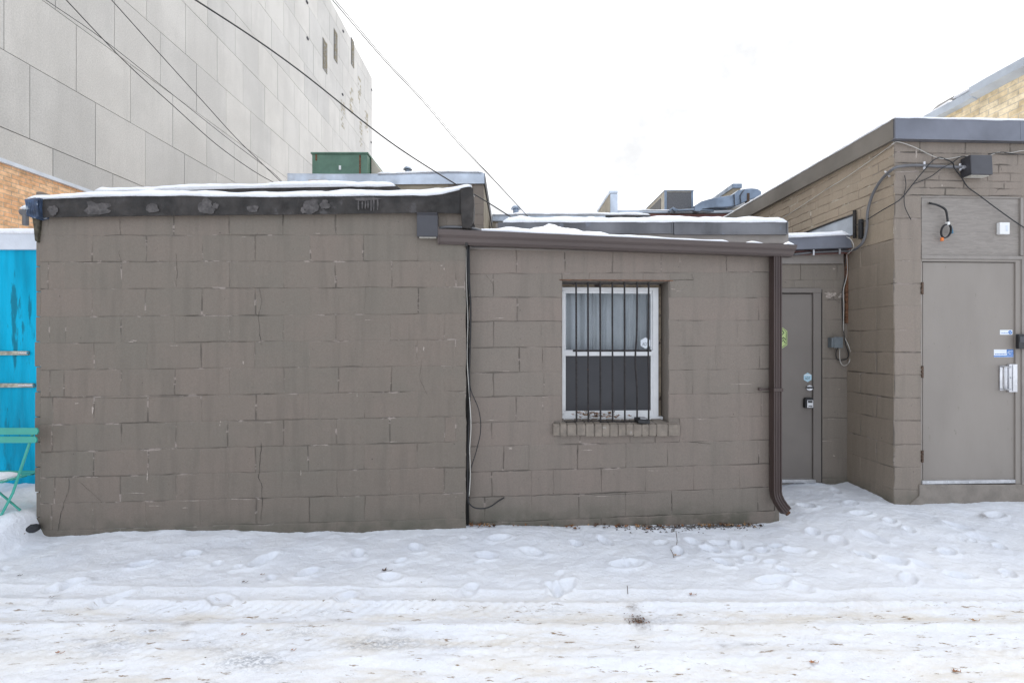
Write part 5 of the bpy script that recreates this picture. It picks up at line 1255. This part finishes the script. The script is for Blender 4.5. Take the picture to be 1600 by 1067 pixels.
for (px, py) in [(1497, 832), (1562, 858), (1555, 817), (1420, 838), (1390, 826), (1365, 846), (1350, 872), (1395, 880), (1440, 884), (1330, 800), (1345, 815), (1305, 780), (1280, 770), (1260, 800), (1245, 860), (1215, 852), (1190, 858), (1170, 872), (1205, 878), (1228, 890), (1150, 852), (1130, 878), (1110, 858), (1085, 845), (1060, 862), (1032, 846), (1125, 846), (1270, 835), (1310, 850), (1480, 868), (1530, 846),
                 (480, 897), (735, 920), (412, 880), (175, 938), (345, 938), (540, 935), (880, 917), (868, 918), (100, 920), (115, 915), (610, 905), (900, 850), (780, 845), (760, 870), (830, 862), (945, 846), (300, 872), (220, 888), (1575, 895), (1420, 905), (1500, 900), (1210, 905), (1240, 915), (650, 862), (560, 868), (980, 880)]:
    x, y = gp_px(px, py); PRINTS.append((x, y, rp_.uniform(.03, .05), rp_.uniform(.012, .03), rp_.uniform(1.3, 2.3), rp_.uniform(-1.2, 1.2)))
for k in range(20):
    PRINTS.append((rp_.uniform(-3.4, 4.4), rp_.uniform(2.9, 3.6), rp_.uniform(.012, .03), rp_.uniform(.004, .014), rp_.uniform(1, 2), rp_.uniform(0, 3)))

def sheet(xs, ys, zf):
    X, Y = np.meshgrid(xs, ys, indexing='ij'); Z = zf(X, Y); nx, ny = X.shape
    V = np.stack([X, Y, Z], -1).reshape(-1, 3); idx = np.arange(nx*ny).reshape(nx, ny)
    Fc = np.stack([idx[:-1, :-1], idx[1:, :-1], idx[1:, 1:], idx[:-1, 1:]], -1).reshape(-1, 4)
    return X, Y, V, Fc
xs = np.arange(-6.4, 7.0, .0125); ys = np.concatenate([np.arange(-1.5, 1.7, .1), np.arange(1.7, 3.3, .0085), np.arange(3.3, 5.0, .014)])
X, Y, V, Fc = sheet(xs, ys, heights)
me = bpy.data.meshes.new('snow_ground')
me.vertices.add(len(V)); me.vertices.foreach_set('co', V.astype(np.float32).ravel())
me.loops.add(Fc.size); me.loops.foreach_set('vertex_index', Fc.astype(np.int32).ravel())
me.polygons.add(len(Fc)); me.polygons.foreach_set('loop_start', np.arange(0, Fc.size, 4, dtype=np.int32))
me.polygons.foreach_set('use_smooth', np.ones(len(Fc), bool))
me.update(calc_edges=True)
lane = smooth(1.5, 1.9, Y)*smooth(2.95, 2.5, Y)*(.45+1.0*fbm(X*.8+2, Y*2.6, 3))
for yc in (2.14, 2.36, 2.58): lane = lane+.35*np.exp(-((Y-yc-.05*(fbm(X*.5+yc, yc*3, 2)-.5))/.05)**2)
lane = np.clip(lane, 0, 1.3)
grey = np.zeros_like(X); dirt = np.zeros_like(X)
def spot(arr, px, py, w, h, amt):
    x, y = gp_px(px, py); k = F/y; sx = w/k/2; sy = (h/(F*1.5)*y*y)/2
    np.maximum(arr, amt*np.exp(-(((X-x)/sx)**2+((Y-y)/sy)**2)), out=arr)
for a in [(395, 1030, 110, 26, 1), (180, 1000, 70, 22, .6), (350, 1012, 60, 16, .5), (470, 985, 70, 16, .6), (600, 1000, 120, 24, .9), (560, 1008, 60, 14, .7), (320, 1000, 50, 16, .5), (510, 953, 50, 10, .5), (1030, 965, 60, 16, .5), (1345, 1035, 60, 16, .25), (860, 948, 60, 12, .35), (160, 1018, 60, 16, .5), (240, 985, 60, 14, .5), (700, 1010, 80, 14, .4)]: spot(grey, *a)
for a in [(999, 967, 28, 24, 1.), (990, 946, 18, 10, .6), (203, 965, 18, 10, .55), (290, 974, 20, 10, .5), (150, 1005, 26, 8, .4), (1172, 1002, 26, 5, .6), (1300, 997, 18, 8, .3), (1350, 930, 40, 14, .2), (1130, 1003, 14, 6, .5), (110, 971, 34, 4, .6), (15, 994, 30, 4, .6), (130, 994, 40, 4, .5), (1420, 965, 20, 4, .4), (620, 981, 26, 4, .6), (1540, 818, 22, 6, .8), (527, 965, 20, 4, .5), (145, 1055, 10, 5, .5), (80, 942, 14, 8, .4), (90, 930, 10, 6, .3)]: spot(dirt, *a)
for nm, arr in (('lane', lane), ('grey', grey), ('dirt', dirt)):
    a = me.attributes.new(nm, 'FLOAT', 'POINT'); a.data.foreach_set('value', arr.astype(np.float32).ravel())
me.materials.append(M['snow']); o = bpy.data.objects.new('snow_ground', me); C.objects.link(o); o['kind'] = 'structure'
mb = MB(); n = 40; L = 400
g = np.linspace(-L, L, n+1); vs = [(x, y, -.32) for x in g for y in g]
mb.add(vs, [(i*(n+1)+j, (i+1)*(n+1)+j, (i+1)*(n+1)+j+1, i*(n+1)+j+1) for i in range(n) for j in range(n)]); o = mb.build('ground', M['far_snow'], None); o['kind'] = 'structure'

def gz(x, y): return float(heights(np.array([x]), np.array([y]))[0])
c = at(51, 806, 3.50); o = rock((c[0]-.01, c[1], gz(c[0], c[1])+.006), .065, .05, .03, 5).build('stone', M['stone'], None, smooth_=True); tag(o, 'dark flat stone poking from the snow at the left building corner', 'stone')
# leaf and gravel strip along the foot of building B
mb = MB(); mg = MB()
for k in range(135):
    px = random.choice([random.uniform(735, 775), random.uniform(800, 1190), random.uniform(860, 1190), random.uniform(960, 1150)])
    x, y = PB.pt(px, 815, random.uniform(.012, .075))[:2]; 
    leaf(mb, (x, y, gz(x, y)+.002+random.random()*.006), random.uniform(.012, .036), random.uniform(0, 6), random.uniform(.5, 2.4), random.choice([0, 1, 2, 2]), k)
o = mb.build('leaf_litter', [M['leaf'], M['leaf2'], M['leaf3']], None); tag(o, 'line of brown leaves along the foot of the window wall', 'leaves', kind='stuff')
for k in range(420):
    px = random.triangular(940, 1205, 1110); off = abs(random.gauss(.0, .045))+.01; x, y = PB.pt(px, 815, off)[:2]; s = random.uniform(.004, .010); z = gz(x, y)
    mg.add([(x-s, y-s*.6, z), (x+s, y-s*.7, z), (x+s*.8, y+s, z), (x-s*.8, y+s*.9, z), (x+random.uniform(-.3, .3)*s, y, z+s*1.3)], [(0, 1, 4), (1, 2, 4), (2, 3, 4), (3, 0, 4)])
o = mg.build('gravel', M['gravel'], None); tag(o, 'grey gravel bits at the foot of the window wall near the downspout', 'gravel', kind='stuff')
mb = MB(); x0, y0 = gp_px(999, 967)
for k in range(90):
    x, y = x0+random.gauss(0, .028), y0+random.gauss(0, .035); leaf(mb, (x, y, gz(x, y)+.001), random.uniform(.003, .011), random.uniform(0, 6), random.uniform(.2, 1.5), random.choice([0, 0, 1]), 300+k)
o = mb.build('dirt_clump', [M['leaf3'], M['leaf']], None); tag(o, 'dark brown smudge of mud and leaf crumbs on the tyre tracks', 'mud', kind='stuff')
# single leaves and twigs on the snow
LV = [(600, 895, .034, 2, 'dark curled leaf on the snow below the middle of the left wall'), (380, 913, .018, 2, 'small dark leaf below the left wall, left of the larger curled leaf'), (408, 899, .014, 0, 'tiny brown leaf just above the small dark leaf on the snow'),
      (1055, 870, .026, 1, 'tan leaf beside a broken twig below the window wall'), (1079, 926, .022, 0, 'brown leaf at the edge of the tyre tracks right of centre'), (1268, 1033, .022, 0, 'upright brown leaf in the right foreground snow'), (1491, 1043, .020, 0, 'brown leaf nearest the lower right corner'),
      (90, 1019, .020, 0, 'orange-brown leaf nearest the lower left corner'), (1520, 966, .026, 1, 'pale tan leaf pressed into the track at the far right'), (378, 988, .014, 0, 'small brown leaf in the tracks left of centre'), (29, 905, .014, 2, 'tiny dark leaf near the left edge of the lane'),
      (78, 938, .014, 2, 'dark leaf scrap in the crumbled snow at the left'), (676, 940, .012, 2, 'tiny dark leaf scrap near the centre of the lane'), (456, 1015, .012, 0, 'small brown leaf scrap in the lower centre tracks'), (993, 1010, .012, 2, 'tiny dark scrap right of centre near the bottom tracks')]
for i, (px, py, s, mi, lab) in enumerate(LV):
    x, y = gp_px(px, py); mb = MB(); leaf(mb, (x, y, gz(x, y)+.002), s, random.uniform(-.5, .5), .9, 0, 100+i); z = gz(x, y)
    mb.tube([(x+s*.6, y, z+.004), (x+s*1.2, y-.005, z+.007), (x+s*1.6, y+.004, z+.01)], .0012, 4, res=2)
    o = mb.build('dead_leaf', [M['leaf'], M['leaf2'], M['leaf3']][mi], None); tag(o, lab, 'leaf', 'dead leaves on the snow')
for (pts, lab) in [([(1056, 830), (1058, 845), (1057, 852)], 'thin bare stem standing in the snow below the window wall'), ([(1048, 858), (1051, 864), (1053, 871)], 'short dark twig standing beside the tan leaf'), ([(300, 1040), (318, 1028), (322, 1026)], 'fine pale twig lying in the bottom left tracks'), ([(980, 912), (981, 925)], 'tiny bare stem poking up at the edge of the tyre tracks')]:
    x0, y0 = gp_px(*pts[-1]); z0 = gz(x0, y0); mb = MB(); P_ = [at(px, py, y0) for px, py in pts]; sh = z0-P_[-1].z; P_ = [p+Vector((0, 0, sh-.003+.004)) for p in P_]
    mb.tube(P_, .0022, 5, res=2); o = mb.build('twig', M['leaf3'], None); tag(o, lab, 'twig', 'twigs in the snow')

# ------------------------------------------------------------------ light, world, camera
SUN_EL = R(62); SUN_AZ = R(10)                       # sun ahead of the camera, slightly to the right, behind thin cloud
sd = bpy.data.lights.new('sun', 'SUN'); sd.energy = .8; sd.angle = R(40); sd.color = (1., .94, .86)
so = bpy.data.objects.new('sun', sd); C.objects.link(so)
dirv = Vector((math.sin(SUN_AZ)*math.cos(SUN_EL), math.cos(SUN_AZ)*math.cos(SUN_EL), math.sin(SUN_EL)))
so.rotation_euler = dirv.to_track_quat('Z', 'Y').to_euler(); so.location = (0, 0, 30)
w = bpy.data.worlds.new('World'); S.world = w; w.use_nodes = True; nt = w.node_tree
bg = nt.nodes['Background']; sky = nd(nt, 'ShaderNodeTexSky', sky_type='NISHITA'); sky.sun_disc = False
sky.sun_elevation = SUN_EL; sky.sun_rotation = SUN_AZ
tc = nd(nt, 'ShaderNodeTexCoord'); cl = noise(nt, tc.outputs['Generated'], 2.2, 6, .6)
sep = nd(nt, 'ShaderNodeSeparateXYZ'); nt.links.new(tc.outputs['Generated'], sep.inputs[0])
ahead = ramp(nt, sep.outputs[1], -.7, .35, 0., 1.)   # thin cloud lies ahead, bluer sky behind the camera
cov = mth(nt, 'MULTIPLY', mth(nt, 'ADD', mth(nt, 'MULTIPLY', ahead, .18), .82), ramp(nt, cl, .28, .52, .8, 1.))
cloud = mixc(nt, ramp(nt, noise(nt, tc.outputs['Generated'], 3.2, 7, .6), .34, .58), (4.95, 5.0, 5.1), (8.8, 8.8, 8.8))
cloud = mixc(nt, ahead, mixc(nt, 1., cloud, (.92, .98, 1.08), 'MULTIPLY'), cloud)
c = mixc(nt, cov, sky.outputs[0], cloud)
nt.links.new(c, bg.inputs['Color']); bg.inputs['Strength'].default_value = .1
cam = bpy.data.cameras.new('camera'); cam.sensor_width = 36; cam.lens = 36*F/1600; cam.clip_end = 2000; cam.clip_start = .05
co_ = bpy.data.objects.new('camera', cam); C.objects.link(co_); co_.location = (0, 0, H); co_.rotation_euler = (R(90), 0, 0); S.camera = co_
S.view_settings.view_transform = 'Standard'; S.view_settings.look = 'None'; S.view_settings.exposure = .93; S.view_settings.gamma = 1
